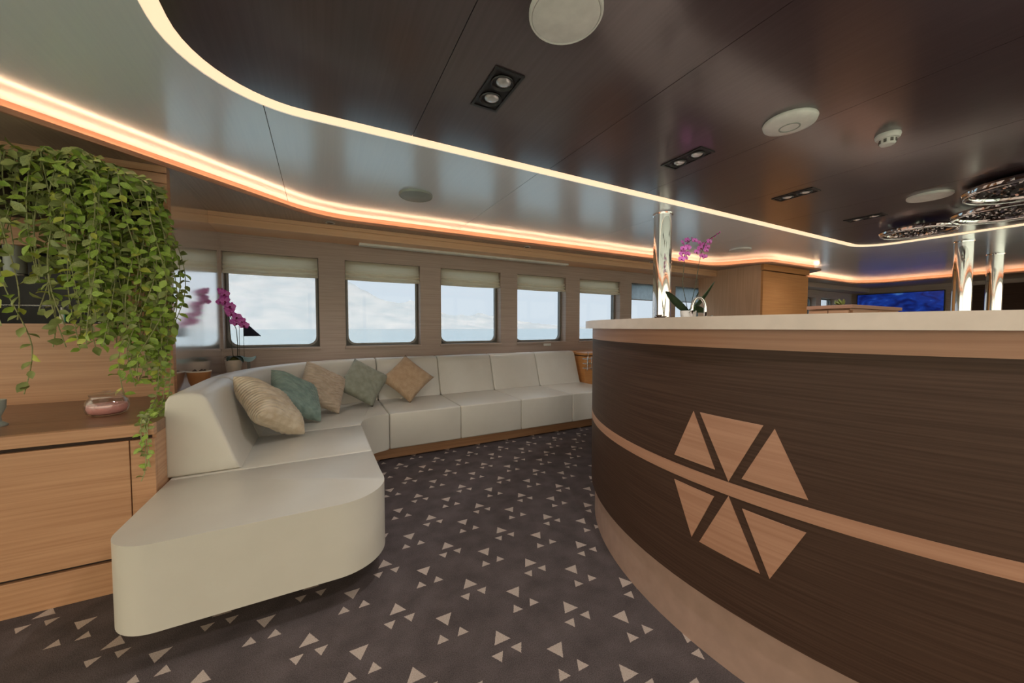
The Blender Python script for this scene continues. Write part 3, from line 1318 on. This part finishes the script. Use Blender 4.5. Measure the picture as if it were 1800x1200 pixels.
# ------------------------------------------------------------------ trailing plant
LEAF_V = [(0, 0, 0), (0, .22, -.02), (0, .5, -.01), (0, .78, -.05), (0, 1, -.12),
          (-.20, .2, .05), (-.31, .48, .08), (-.19, .78, .03), (.20, .2, .05), (.31, .48, .08), (.19, .78, .03)]
LEAF_F = [(0, 1, 5), (1, 2, 6, 5), (2, 3, 7, 6), (3, 4, 7), (0, 8, 1), (1, 8, 9, 2), (2, 9, 10, 3), (3, 10, 4)]
LV = np.array(LEAF_V)


def leaf_mesh(name, mat):
    me = bpy.data.meshes.new(name)
    me.from_pydata(LEAF_V, [], LEAF_F)
    me.materials.append(MATS[mat])
    me.polygons.foreach_set('use_smooth', [True] * len(me.polygons))
    return me


def leaf_matrix(p, d, size, rng):
    """leaf at p pointing along d, blade facing roughly up and outwards"""
    d = d.normalized()
    side = d.cross(Vector((rng.uniform(-.9, .9), rng.uniform(-1.1, -.1), rng.uniform(-.1, 1.1))))
    if side.length < .05:
        side = Vector((1, 0, 0))
    side.normalize()
    nrm = side.cross(d)
    M = Matrix(((side.x, d.x, nrm.x, p.x), (side.y, d.y, nrm.y, p.y), (side.z, d.z, nrm.z, p.z), (0, 0, 0, 1)))
    return M @ Matrix.Diagonal((size, size, size, 1))


plant = thing('trailing_plant', 'lush green trailing vine plant spilling from the oak wall over the low cabinet', 'plant', (-1.15, 2.84, 1.70))
bm = NB()
box(bm, -1.62, -.86, 2.73, 2.945, 1.70, 1.88, .008)
obj('planter', bm, 'soil', plant)
rng = random.Random(3)
leaves = []
vines = []


def vine_path(x, y, ztop, zbot, drift):
    p = [Vector((x, 2.86, 1.84)), Vector((x + drift * .05, (2.86 + y) / 2, ztop - .02)), Vector((x + drift * .1, y, ztop - .03))]
    z = ztop - .06
    cx, cy = x + drift * .12, y
    ph = rng.uniform(0, 6)
    f = rng.uniform(5, 9)
    while z > zbot:
        t = (ztop - z) / max(.2, ztop - zbot)
        bulge = math.sin(min(1, (ztop - z) / .95) * PI)
        p.append(Vector((cx + drift * bulge + .018 * math.sin(f * z + ph), cy + .02 * math.cos(f * .8 * z + ph) - .03 * bulge, z)))
        z -= .045
    return p


def grow(path, lo, hi, step, mats, r=.0022):
    bm = NB()
    tube(bm, path, r, 5)
    vines.append(bm)
    acc = 0
    k = 0
    for a, b in zip(path[:-1], path[1:]):
        seg = (b - a).length
        t = -acc
        while t + step < seg:
            t += step * rng.uniform(.75, 1.25)
            q = a.lerp(b, min(1, max(0, t / seg)))
            s = 1 if k % 2 else -1
            k += 1
            d = Vector((s * rng.uniform(.1, 1), rng.uniform(-.9, .15), rng.uniform(-1.1, .45)))
            leaves.append((leaf_matrix(q, d, rng.uniform(lo, hi), rng), rng.choice(mats), q))
        acc = max(0, seg - t) % step


OL = ['leaf_olive'] * 6 + ['leaf_bright'] * 2 + ['leaf_yellow']
BR_ = ['leaf_bright'] * 6 + ['leaf_olive'] * 3 + ['leaf_yellow']
for i in range(74):       # dense bright curtain beside the end panel
    x = rng.uniform(-1.10, -.80)
    u = (x + 1.10) / .30
    ztop = 2.02 - .10 * max(0, u - .3) - rng.uniform(0, .12)
    y = rng.uniform(2.56, 2.86)
    zb = rng.uniform(.74, 1.05) if u > .5 else rng.uniform(.98, 1.35)
    if u > .5 and rng.random() < .25:
        zb = rng.uniform(1.1, 1.5)
    grow(vine_path(x, y, ztop, zb, .02 + .13 * u * rng.random()), .038, .056, .030, BR_)
for i in range(44):       # looser olive part
    x = rng.uniform(-1.62, -1.06)
    ztop = 2.02 - rng.uniform(0, .12)
    y = rng.uniform(2.58, 2.86)
    zb = rng.uniform(1.32, 1.80)
    grow(vine_path(x, y, ztop, zb, rng.uniform(-.04, .05)), .045, .068, .036, OL)
for x, zb, y in ((-1.27, .76, 2.66), (-1.41, .84, 2.68), (-1.36, .95, 2.7), (-1.20, 1.0, 2.72), (-1.14, 1.02, 2.66), (-1.31, 1.12, 2.64), (-1.24, 1.16, 2.7), (-1.47, 1.2, 2.66), (-1.1, 1.08, 2.62)):
    grow(vine_path(x, y, 1.98, zb, rng.uniform(-.03, .04)), .042, .062, .046, OL, .0026)
for dx in (-.03, .0, .02):   # runners over the worktop and down the cabinet end
    path = [Vector((-.78 + dx, 2.74, 1.0)), Vector((-.76 + dx, 2.66, .85)), Vector((-.74 + dx, 2.55, .75)), Vector((-.71 + dx, 2.4, .725)), Vector((-.69 + dx, 2.25, .72)), Vector((-.675 + dx * .5, 2.12, .722)),
            Vector((-.668 + dx * .4, 2.078, .70)), Vector((-.664 + dx * .4, 2.068, .62)), Vector((-.664 + dx * .4, 2.068, .55 - dx))]
    if dx == 0:
        path += [Vector((-.67, 2.066, .50)), Vector((-.68, 2.064, .47))]
    grow(path, .022, .036, .024, ['leaf_olive', 'leaf_bright'])
for bmv in vines:
    obj('vine', bmv, 'stem_green', plant)
LM = {k: leaf_mesh('leaf', k) for k in ('leaf_olive', 'leaf_bright', 'leaf_yellow')}
order = sorted(range(len(leaves)), key=lambda i: leaves[i][2].y + (0 if leaves[i][2].x > -1.45 else .5) - 3.2 * leaves[i][0].to_scale().x)
pinv = ORIG[plant.name].inverted()
for i in order[:300]:
    M, mt, q = leaves[i]
    o = bpy.data.objects.new('leaf', LM[mt])
    COL.objects.link(o)
    o.parent = plant
    o.matrix_parent_inverse = pinv
    o.matrix_basis = M
V, F, MI = [], [], []
mk = list(LM)
for n, i in enumerate(order[300:]):
    M, mt, q = leaves[i]
    A = np.array(M)
    V.append(LV @ A[:3, :3].T + A[:3, 3])
    F += [tuple(a + n * 11 for a in f) for f in LEAF_F]
    MI += [mk.index(mt)] * len(LEAF_F)
me = bpy.data.meshes.new('foliage')
me.from_pydata(np.concatenate(V).tolist(), [], F)
for k in mk:
    me.materials.append(MATS[k])
me.polygons.foreach_set('material_index', MI)
me.polygons.foreach_set('use_smooth', [True] * len(F))
o = bpy.data.objects.new('foliage', me)
COL.objects.link(o)
o.parent = plant
o.matrix_parent_inverse = pinv
o['kind'] = 'stuff'

# ------------------------------------------------------------------ things on the cabinet and in the niche
jar = thing('candle_jar', 'squat glass jar holding pink candle wax on the cabinet worktop', 'candle jar', (-.905, 2.42, .705))
jar['_local'] = 1
bm = NB()
lathe(bm, [(0, .0), (.055, .0), (.070, .012), (.076, .038), (.073, .064), (.060, .080), (.056, .086), (.058, .094), (.054, .094), (.053, .085), (.057, .079), (.069, .063), (.072, .038), (.066, .014), (.05, .005), (0, .005)], seg=40)
obj('glass_bowl', bm, 'glass_jar', jar, 60)
bm = NB()
lathe(bm, [(0, .006), (.05, .006), (.064, .015), (.069, .032), (.067, .050), (.03, .054), (0, .053)], seg=36)
obj('wax', bm, 'candle_pink', jar, 50)
bm = NB()
lathe(bm, [(0, .095), (.058, .095), (.060, .099), (.040, .105), (.012, .107), (.014, .114), (0, .116)], seg=36)
obj('lid', bm, 'glass_jar', jar, 40)
vs = thing('glass_vase', 'frosted glass vase at the edge of the picture on the worktop', 'vase', (-1.215, 2.34, .705))
vs['_local'] = 1
bm = NB()
lathe(bm, [(0, 0), (.036, 0), (.038, .006), (.022, .02), (.020, .04), (.034, .075), (.036, .11), (.033, .11), (.031, .076), (.016, .042), (0, .04)], seg=32)
obj('bowl', bm, 'cup_grey', vs, 40)
bt = thing('small_bottle', 'slim white bottle with a green back standing in the dark niche', 'bottle', (-1.285, 3.0, 1.14))
bt['_local'] = 1
bm = NB()
lathe(bm, [(0, 0), (.011, 0), (.012, .004), (.012, .066), (.006, .074), (.006, .092), (0, .092)], seg=20)
obj('body', bm, 'white_plastic', bt, 40)
bm = NB()
box(bm, .008, .0135, -.009, .012, .008, .06, .002)
obj('green_label', bm, 'label_green', bt)
tb = thing('lying_tube', 'blue grey tube with a white cap lying in the dark niche', 'tube', (-1.17, 3.0, 1.158))
tb['_local'] = 1
bm = NB()
tube(bm, [(-.045, 0, 0), (-.03, 0, 0), (.025, 0, 0), (.03, 0, 0)], [.006, .015, .017, .015], 16)
obj('body', bm, 'bottle_blue', tb, 40)
bm = NB()
tube(bm, [(.030, 0, 0), (.046, 0, 0)], .0165, 16)
obj('cap', bm, 'white_plastic', tb, 40)
cy = thing('niche_cup', 'small grey metal cylinder behind the leaves in the niche', 'cylinder', (-1.46, 3.02, 1.40))
cy['_local'] = 1
bm = NB()
lathe(bm, [(0, 0), (.036, 0), (.04, .01), (.04, .16), (0, .16)], seg=28)
obj('body', bm, 'cup_grey', cy, 40)
bm = NB()
lathe(bm, [(.036, -.001), (.041, -.001), (.043, .006), (.041, .012), (.036, .012)], seg=28)
obj('rim', bm, 'brushed', cy, 40)

# ------------------------------------------------------------------ ledge things: bowl, orchid, model boat
bw = thing('clay_planter', 'shallow terracotta bowl of seedlings on the ledge behind the sofa', 'bowl', (-.735, 3.17, .70))
bw['_local'] = 1
bm = NB()
lathe(bm, [(0, 0), (.035, 0), (.055, .05), (.064, .105), (.066, .118), (.060, .118), (.056, .10), (0, .095)], seg=32)
obj('bowl', bm, 'terracotta', bw, 40)
bm = NB()
lathe(bm, [(.0605, .117), (.0675, .117), (.0685, .124), (.061, .126)], seg=32)
obj('pale_rim', bm, 'pale_ceramic', bw, 40)
for k in range(5):
    a = k * 1.3
    bm = NB()
    lathe(bm, [(0, .1), (.012, .104), (.014, .116), (.006, .13), (0, .133)], (.03 * math.cos(a), .03 * math.sin(a), 0), 12)
    obj('pebble', bm, 'pod_brown', bw, 50)


def flower_mesh():
    bm = NB()
    mats = []

    def petal(ang, L, W, z0, mi, bend=.25):
        rows = []
        for i in range(6):
            t = i / 5
            wd = W * math.sin(PI * min(1, (t * .88 + .08))) ** .7
            y = -bend * L * t * t - z0
            c = Vector((0, y, L * t))
            rows.append([c + Vector((s * wd, -abs(s) * .05 * W, 0)) for s in (-1, -.5, 0, .5, 1)])
        M = Matrix.Rotation(ang, 3, 'Y')
        vv = [[bm.verts.new(M @ p) for p in r] for r in rows]
        for a, b in zip(vv[:-1], vv[1:]):
            for k in range(4):
                f = bm.faces.new((a[k], a[k + 1], b[k + 1], b[k]))
                f.material_index = mi
    for a in (0, 2.2, -2.2):
        petal(a, .029, .010, 0, 1, .1)
    for a in (1.25, -1.25):
        petal(a, .031, .017, .003, 0, -.1)
    petal(PI, .015, .007, .006, 2, .9)
    me = bpy.data.meshes.new('flower')
    bm.normal_update()
    bm.to_mesh(me)
    bm.free()
    for q in ('petal', 'petal_deep', 'petal_lip'):
        me.materials.append(MATS[q])
    me.polygons.foreach_set('use_smooth', [True] * len(me.polygons))
    return me


FLW = flower_mesh()


def bud_mesh():
    bm = NB()
    lathe(bm, [(0, -.010), (.006, -.006), (.008, 0), (.005, .008), (0, .011)], seg=10)
    me = bpy.data.meshes.new('bud')
    bm.to_mesh(me)
    bm.free()
    me.materials.append(MATS['petal_deep'])
    me.polygons.foreach_set('use_smooth', [True] * len(me.polygons))
    return me


BUD = bud_mesh()


def orchid_leaf(root, base, d, L, W, droop, roll=0.):
    bm = NB()
    d = Vector(d).normalized()
    sd = d.cross(Vector((0, 0, 1))).normalized()
    sd = Matrix.Rotation(roll, 3, d) @ sd
    rows = []
    for i in range(9):
        t = i / 8
        c = Vector(base) + d * L * t + Vector((0, 0, 1)) * (L * (.55 * t - droop * t * t))
        wd = W * (math.sin(PI * (t * .86 + .10)) ** .6) if t < 1 else W * .12
        rows.append([c + sd * wd * s + Vector((0, 0, .25 * wd * abs(s))) for s in (-1, -.5, 0, .5, 1)])
    vv = [[bm.verts.new(p) for p in r] for r in rows]
    for a, b in zip(vv[:-1], vv[1:]):
        for k in range(4):
            bm.faces.new((a[k], a[k + 1], b[k + 1], b[k]))
    thick = bmesh.ops.solidify(bm, geom=list(bm.faces), thickness=.0025)
    obj('leaf', bm, 'orchid_leaf', root, True)


def put(root, me, name, loc, sc, rot):
    o = bpy.data.objects.new(name, me)
    COL.objects.link(o)
    o.parent = root
    o.location = loc
    o.scale = (sc,) * 3
    o.rotation_euler = rot
    return o


rng = random.Random(11)
o1 = thing('potted_orchid', 'purple orchid in a pale pot on the ledge in the window corner', 'orchid', (-.69, 4.02, .70))
o1['_local'] = 1
bm = NB()
lathe(bm, [(0, 0), (.045, 0), (.05, .006), (.062, .115), (.064, .128), (.058, .128), (.054, .11), (0, .105)], seg=32)
obj('pot', bm, 'pale_ceramic', o1, 40)
bm = NB()
lathe(bm, [(.054, .11), (.05, .135), (.03, .155), (0, .16)], seg=20)
obj('moss', bm, 'moss', o1, 60)
for d, L, dr in (((1, -.3, 0), .11, .75), ((-.3, -1, 0), .10, .8), ((.7, -.7, 0), .12, .9), ((-.6, .1, 0), .07, .6)):
    orchid_leaf(o1, (0, 0, .15), d, L, .022, dr)
# two spikes; blossoms run from the high tip down to the lower tip
spA = [(0, 0, .14), (-.012, -.01, .30), (-.02, -.02, .45), (-.025, -.03, .58), (-.045, -.05, .69), (-.075, -.06, .745)]
spB = [(.03, 0, .14), (.035, -.01, .28), (.03, -.02, .40), (.0, -.03, .50), (-.035, -.045, .57)]
for sp in (spA, spB):
    bm = NB()
    tube(bm, sp, .003, 6)
    obj('flower_spike', bm, 'orchid_stem', o1, True)
bm = NB()
tube(bm, [(.045, -.01, .14), (.05, -.012, .43)], .0018, 6)
obj('support_stick', bm, 'orchid_stem', o1)
for i in range(26):
    t = i / 25
    c = Vector((-.052, -.06, .70)).lerp(Vector((.072, -.06, .42)), t) + Vector((rng.uniform(-.034, .034), rng.uniform(-.03, .01), rng.uniform(-.03, .03)))
    put(o1, FLW, 'flower', c, rng.uniform(.95, 1.3), (rng.uniform(-.4, .3), rng.uniform(-.4, .4), rng.uniform(-.5, .7)))
put(o1, BUD, 'bud', (-.08, -.062, .748), 1.2, (0, .5, 0))

bo = thing('model_sailboat', 'small model boat with a dark navy triangular sail beside the window orchid', 'ornament', (-.575, 3.99, .70))
bo['_local'] = 1
bm = NB()
box(bm, -.03, .03, -.02, .02, 0, .012, .002)
box(bm, -.012, .012, -.006, .006, .012, .108)
obj('stand', bm, 'gasket', bo)
bm = NB()
rows = []
for i in range(11):
    t = -1 + 2 * i / 10
    wd = .024 * (1 - t * t) ** .7 + .001
    zz = .148 + .014 * t * t
    rows.append([bm.verts.new((t * .055, s * wd * (.35 if k in (1, 2) else 1), zz - (0 if k in (0, 3) else .04 * (1 - .5 * t * t)))) for k, s in enumerate((-1, -1, 1, 1))])
for a, b in zip(rows[:-1], rows[1:]):
    for k in range(4):
        bm.faces.new((a[k], a[(k + 1) % 4], b[(k + 1) % 4], b[k]))
bm.faces.new(rows[0])
bm.faces.new(rows[-1][::-1])
obj('hull', bm, 'blue_ceramic', bo, 50)
bm = NB()
tube(bm, [(-.032, 0, .12), (-.032, 0, .488)], .0018, 6)
obj('mast', bm, 'orchid_stem', bo)
bm = NB()
pts = [(-.03, .340), (.10, .338), (-.03, .482)]
n = 8
gv = {}
for i in range(n + 1):
    for j in range(n + 1 - i):
        x = pts[0][0] + (pts[1][0] - pts[0][0]) * i / n
        z = pts[0][1] + (pts[2][1] - pts[0][1]) * j / n
        gv[i, j] = bm.verts.new((x, -.015 * math.sin(PI * (i + .2) / (n + .4)), z))
for i in range(n):
    for j in range(n - i):
        bm.faces.new([gv[q] for q in ((i, j), (i + 1, j), (i, j + 1))])
        if i + j < n - 1:
            bm.faces.new([gv[q] for q in ((i + 1, j), (i + 1, j + 1), (i, j + 1))])
bmesh.ops.solidify(bm, geom=list(bm.faces), thickness=.0015)
obj('sail', bm, 'navy_cloth', bo, 60)

# wall socket below the windows
so_ = thing('wall_socket', 'white double wall socket above the sofa back', 'socket', (2.77, YW, .895))
so_['_local'] = 1
bm = NB()
box(bm, -.06, .06, -.010, 0, -.032, .032, .003)
obj('plate', bm, 'white_plastic', so_)
for x in (-.028, .028):
    bm = NB()
    xform(lathe(bm, [(0, -.010), (.019, -.010), (.021, -.0135), (.017, -.0135), (.0165, -.0115), (0, -.0112)], seg=24), Matrix.Translation((x, 0, 0)) @ Matrix.Rotation(-PI / 2, 4, 'X') @ Matrix.Diagonal((1, 1, -1, 1)))
    obj('outlet', bm, 'white_matt', so_, 40)

# ------------------------------------------------------------------ side cabinet past the sofa end
sc_ = thing('side_cabinet', 'small orange oak cabinet past the far end of the sofa', 'cabinet', (3.35, 3.9, 0))
bm = NB()
box(bm, 3.02, 3.75, 3.68, YW - .002, .0, .74)
obj('body', bm, 'oak_orange', sc_)
bm = NB()
box(bm, 3.01, 3.76, 3.66, YW - .002, .755, .785, .002)
obj('top_board', bm, 'oak_orange', sc_)
bm = NB()
box(bm, 3.03, 3.74, 3.70, YW - .01, .74, .755)
obj('shadow_gap', bm, 'gap_shade', sc_)
rk = thing('chrome_rack', 'chrome wire rack hanging on the small cabinet by the bar', 'rack', (3.045, 3.595, .60))
rk['_local'] = 1
for z in (0, .06, .12):
    bm = NB()
    lp = rounded([(-.10, -.05, .02), (.10, -.05, .02), (.10, .055, .02), (-.10, .055, .02)], 5)
    pts = [(p[0], p[1], z) for p in lp]
    tube(bm, pts + [pts[0]], .0045, 6)
    obj('wire_ring', bm, 'chrome', rk, True)
for x in (-.10, -.034, .034, .10):
    bm = NB()
    tube(bm, [(x, -.05, -.02), (x, -.05, .15)], .0045, 6)
    obj('upright', bm, 'chrome', rk, True)
bm = NB()
tube(bm, [(0, .056, .0), (0, .056, .19), (0, .075, .195)], .005, 6)
obj('hook', bm, 'chrome', rk, True)

# ------------------------------------------------------------------ things on the bar
def ondir(px, d):
    u = (px - 900) / FPX
    return Vector((d * (math.sin(yaw) + math.cos(yaw) * u), d * (math.cos(yaw) - math.sin(yaw) * u)))


BT = 1.155
q = ondir(1209, 2.98)
o2 = thing('potted_orchid', 'purple orchid with two flower spikes on the bar countertop', 'orchid', (q.x, q.y, BT))
o2['_local'] = 1
bm = NB()
lathe(bm, [(0, 0), (.048, 0), (.052, .006), (.060, .085), (.062, .10), (.056, .10), (.052, .085), (0, .08)], seg=32)
obj('pot', bm, 'white_matt', o2, 40)
ex = rt.copy()
for d, L, dr in ((-ex + Vector((0, -.2, 0)), .21, -.25), (ex * .9 + Vector((-.1, -.3, 0)), .19, -.75), (ex * .8 + Vector((0, .5, 0)), .17, -.5), (-ex * .5 + Vector((0, -1, 0)), .12, .5), (ex * .7 + Vector((0, -.8, 0)), .13, .55)):
    orchid_leaf(o2, (0, 0, .085), d, L, .036, dr, .9 if d.dot(ex) < 0 else -.9)


def loc2(px, py, dy=0):
    d = 2.98 + dy
    p = ondir(px, d)
    z = H + (575 - py) / FPX * d
    return Vector((p.x - q.x, p.y - q.y, z - BT))


sp1 = [(0, 0, .08), loc2(1198, 500), loc2(1200, 470), loc2(1201, 445), loc2(1205, 428), loc2(1216, 421)]
sp2 = [(.015, 0, .08), loc2(1222, 495), loc2(1226, 465), loc2(1230, 445), loc2(1236, 428), loc2(1246, 420), loc2(1261, 411)]
for sp in (sp1, sp2):
    bm = NB()
    tube(bm, sp, .0028, 6)
    obj('flower_spike', bm, 'orchid_stem', o2, True)
for px, py in ((1197, 428), (1205, 424), (1199, 438), (1206, 447), (1197, 446), (1203, 454), (1196, 456), (1206, 436), (1226, 428), (1233, 432), (1238, 441), (1222, 444), (1230, 450), (1240, 436), (1236, 452), (1243, 426), (1228, 437), (1218, 424)):
    put(o2, FLW, 'flower', loc2(px, py, rng.uniform(-.05, .03)), rng.uniform(.7, .95), (rng.uniform(-.3, .3), rng.uniform(-.5, .5), -yaw + rng.uniform(-.6, .6)))
for px, py in ((1248, 420), (1253, 417), (1257, 413), (1261, 410), (1213, 420)):
    put(o2, BUD, 'bud', loc2(px, py), .8, (0, .6, 0))

q2 = ondir(1227, 2.80)
tp = thing('bar_tap', 'arched chrome tap on the bar in front of the orchid', 'tap', (q2.x, q2.y, BT))
tp['_local'] = 1
bm = NB()
pts = [Vector((0, 0, 0)) + ex * .052, ex * .052 + Vector((0, 0, .09))]
for k in range(13):
    a = PI * k / 12
    pts.append(ex * (.052 * math.cos(a)) + Vector((0, 0, .10 + .095 * math.sin(a))))
pts += [-ex * .055 + Vector((0, 0, .05))]
tube(bm, pts, .011, 14)
obj('spout', bm, 'chrome', tp, True)
bm = NB()
xform(lathe(bm, [(0, 0), (.026, 0), (.026, .006), (.018, .02), (.016, .05), (0, .05)], seg=28), Matrix.Translation(ex * .052))
obj('base', bm, 'chrome', tp, 40)
bm = NB()
tube(bm, [ex * .066 + Vector((0, 0, .035)), ex * .10 + Vector((0, -.01, .055))], .005, 10)
obj('lever', bm, 'chrome', tp, True)


def pod(px, d, r, label):
    p = ondir(px, d)
    t = thing('dried_cone', label, 'pine cone', (p.x, p.y, BT), 'dried cones on the bar')
    t['_local'] = 1
    bm = NB()
    lathe(bm, [(0, .0), (r * .55, .003), (r * .8, r * .5), (r * .7, r * 1.1), (r * .35, r * 1.6), (0, r * 1.75)], seg=14)
    obj('core', bm, 'pod_brown', t, 50)
    for lv in range(4):
        for k in range(8):
            a = 2 * PI * (k + .5 * (lv % 2)) / 8
            rr = r * (.8, .85, .7, .4)[lv]
            bm = NB()
            box(bm, -.005, .012, -.007, .007, -.0025, .0025, .001, 1)
            xform(bm, Matrix.Translation((rr * math.cos(a), rr * math.sin(a), r * (.3 + .42 * lv))) @ Matrix.Rotation(a, 4, 'Z') @ Matrix.Rotation(-.5, 4, 'Y'))
            obj('scale', bm, 'pod_brown', t)


pod(1158, 2.62, .030, 'brown dried cone at the foot of the chrome column on the bar')
pod(1166, 2.72, .026, 'middle brown dried cone beside the chrome column on the bar')
pod(1176, 2.60, .020, 'smallest brown dried cone on the bar, nearest the orchid')

# tall back-bar cabinet inside the bar with a succulent tray
bb = thing('back_bar_cabinet', 'narrow oak cabinet inside the bar before the blue screen', 'cabinet', (4.6, 1.57, 0))
bm = NB()
box(bm, 4.1, 5.2, 1.42, 1.72, 0, 1.285)
obj('body', bm, 'oak', bb)
for y0, y1 in ((1.425, 1.567), (1.573, 1.715)):
    bm = NB()
    box(bm, 4.082, 4.0995, y0, y1, .09, 1.27, .002)
    dr = obj('door', bm, 'oak', bb)
    bm = NB()
    yh = y1 - .02 if y0 < 1.5 else y0 + .02
    tube(bm, [(4.078, yh, .62), (4.066, yh, .62), (4.066, yh, .74), (4.078, yh, .74)], .004, 8)
    obj('handle', bm, 'brushed', dr, True)
for x0 in (4.11, 4.66):
    bm = NB()
    box(bm, x0, x0 + .53, 1.402, 1.4195, .09, 1.27, .002)
    obj('door', bm, 'oak', bb)
bm = NB()
box(bm, 4.07, 5.21, 1.395, 1.73, 1.286, 1.318, .002)
obj('top_board', bm, 'oak_band', bb)
q3 = ondir(1478, 3.72)
su = thing('succulent_bowl', 'small succulent plant in a dark bowl beside the blue screen', 'plant', (q3.x, q3.y, 1.318))
su['_local'] = 1
bm = NB()
lathe(bm, [(0, 0), (.04, 0), (.06, .02), (.062, .026), (.056, .026), (0, .02)], seg=24)
obj('bowl', bm, 'pod_brown', su, 40)
rng = random.Random(5)
for k in range(26):
    a = rng.uniform(0, 2 * PI)
    el = rng.uniform(.4, 1.4)
    d = Vector((math.cos(a) * math.cos(el), math.sin(a) * math.cos(el), math.sin(el)))
    o = bpy.data.objects.new('leaf', LM['leaf_olive'])
    COL.objects.link(o)
    o.parent = su
    o.matrix_basis = leaf_matrix(Vector((d.x * .02, d.y * .02, .022)), d, rng.uniform(.05, .085), rng) @ Matrix.Diagonal((.6, 1, 1, 1))

# ------------------------------------------------------------------ blue screen on the far wall
tv = thing('wall_screen', 'wide wall screen showing a bright blue underwater picture', 'screen', (XB, 3.33, 1.5))
bm = NB()
box(bm, XB - .05, XB - .001, 2.60, 4.08, 1.47, 1.945, .004)
obj('casing', bm, 'black_metal', tv)
bm = NB()
box(bm, XB - .053, XB - .049, 2.615, 4.065, 1.485, 1.93)
obj('picture', bm, 'tv_picture', tv)

# ------------------------------------------------------------------ chrome chandeliers
def chandelier(label, x, y, z, r):
    t = thing('disc_chandelier', label, 'chandelier', (x, y, z), 'chrome disc chandeliers')
    t['_local'] = 1
    rg = random.Random(int(r * 1000))
    bm = NB()
    nseg, m = 110, 8
    rows = []
    for i in range(nseg):
        a = 2 * PI * i / nseg
        rows.append([bm.verts.new(((r + .026 * math.cos(2 * PI * k / m) + rg.uniform(-.002, .002)) * math.cos(a), (r + .026 * math.cos(2 * PI * k / m)) * math.sin(a), .022 * math.sin(2 * PI * k / m))) for k in range(m)])
    for i in range(nseg):
        a, b = rows[i], rows[(i + 1) % nseg]
        for k in range(m):
            bm.faces.new((a[k], a[(k + 1) % m], b[(k + 1) % m], b[k]))
    obj('rim', bm, 'chrome', t)
    bm = NB()
    lathe(bm, [(r - .02, .0), (r * .7, .022), (r * .35, .030), (0, .032)], seg=48)
    obj('dish', bm, 'black_metal', t, 40)
    bm = NB()
    hp = [((r + .010) * math.cos(2 * PI * k / 64), (r + .010) * math.sin(2 * PI * k / 64), -.030) for k in range(65)]
    tube(bm, hp, .005, 6, False)
    obj('lower_hoop', bm, 'chrome', t, True)
    bm = NB()     # loose chrome sequins inside the dish
    for k in range(520):
        a = rg.uniform(0, 2 * PI)
        rr = (r - .03) * math.sqrt(rg.random())
        c = Vector((rr * math.cos(a), rr * math.sin(a), rg.uniform(-.012, .012)))
        M = Matrix.Translation(c) @ Matrix.Rotation(rg.uniform(-.7, .7), 4, 'X') @ Matrix.Rotation(rg.uniform(-.7, .7), 4, 'Y') @ Matrix.Rotation(rg.uniform(0, 3), 4, 'Z')
        s = .009
        vv = [bm.verts.new(M @ Vector(p)) for p in ((-s, -s, 0), (s, -s, 0), (s, s, 0), (-s, s, 0))]
        bm.faces.new(vv)
    bmesh.ops.solidify(bm, geom=list(bm.faces), thickness=.0015)
    o = obj('sequins', bm, 'chrome', t)
    o['kind'] = 'stuff'
    bm = NB()
    lathe(bm, [(0, .03), (.02, .03), (.02, ZD - z - .012), (.05, ZD - z - .010), (.05, ZD - z), (0, ZD - z)], seg=24)
    obj('stem', bm, 'chrome', t, 40)


chandelier('chrome disc chandelier farthest along, above the blue screen', 5.50, 1.385, 2.125, .26)
chandelier('lower chrome disc chandelier in the middle of the three', 5.25, .76, 2.12, .33)
chandelier('largest chrome disc chandelier nearest the smoke detector', 4.56, .55, 2.14, .34)

for o in bpy.data.objects:
    if '_local' in o:
        del o['_local']
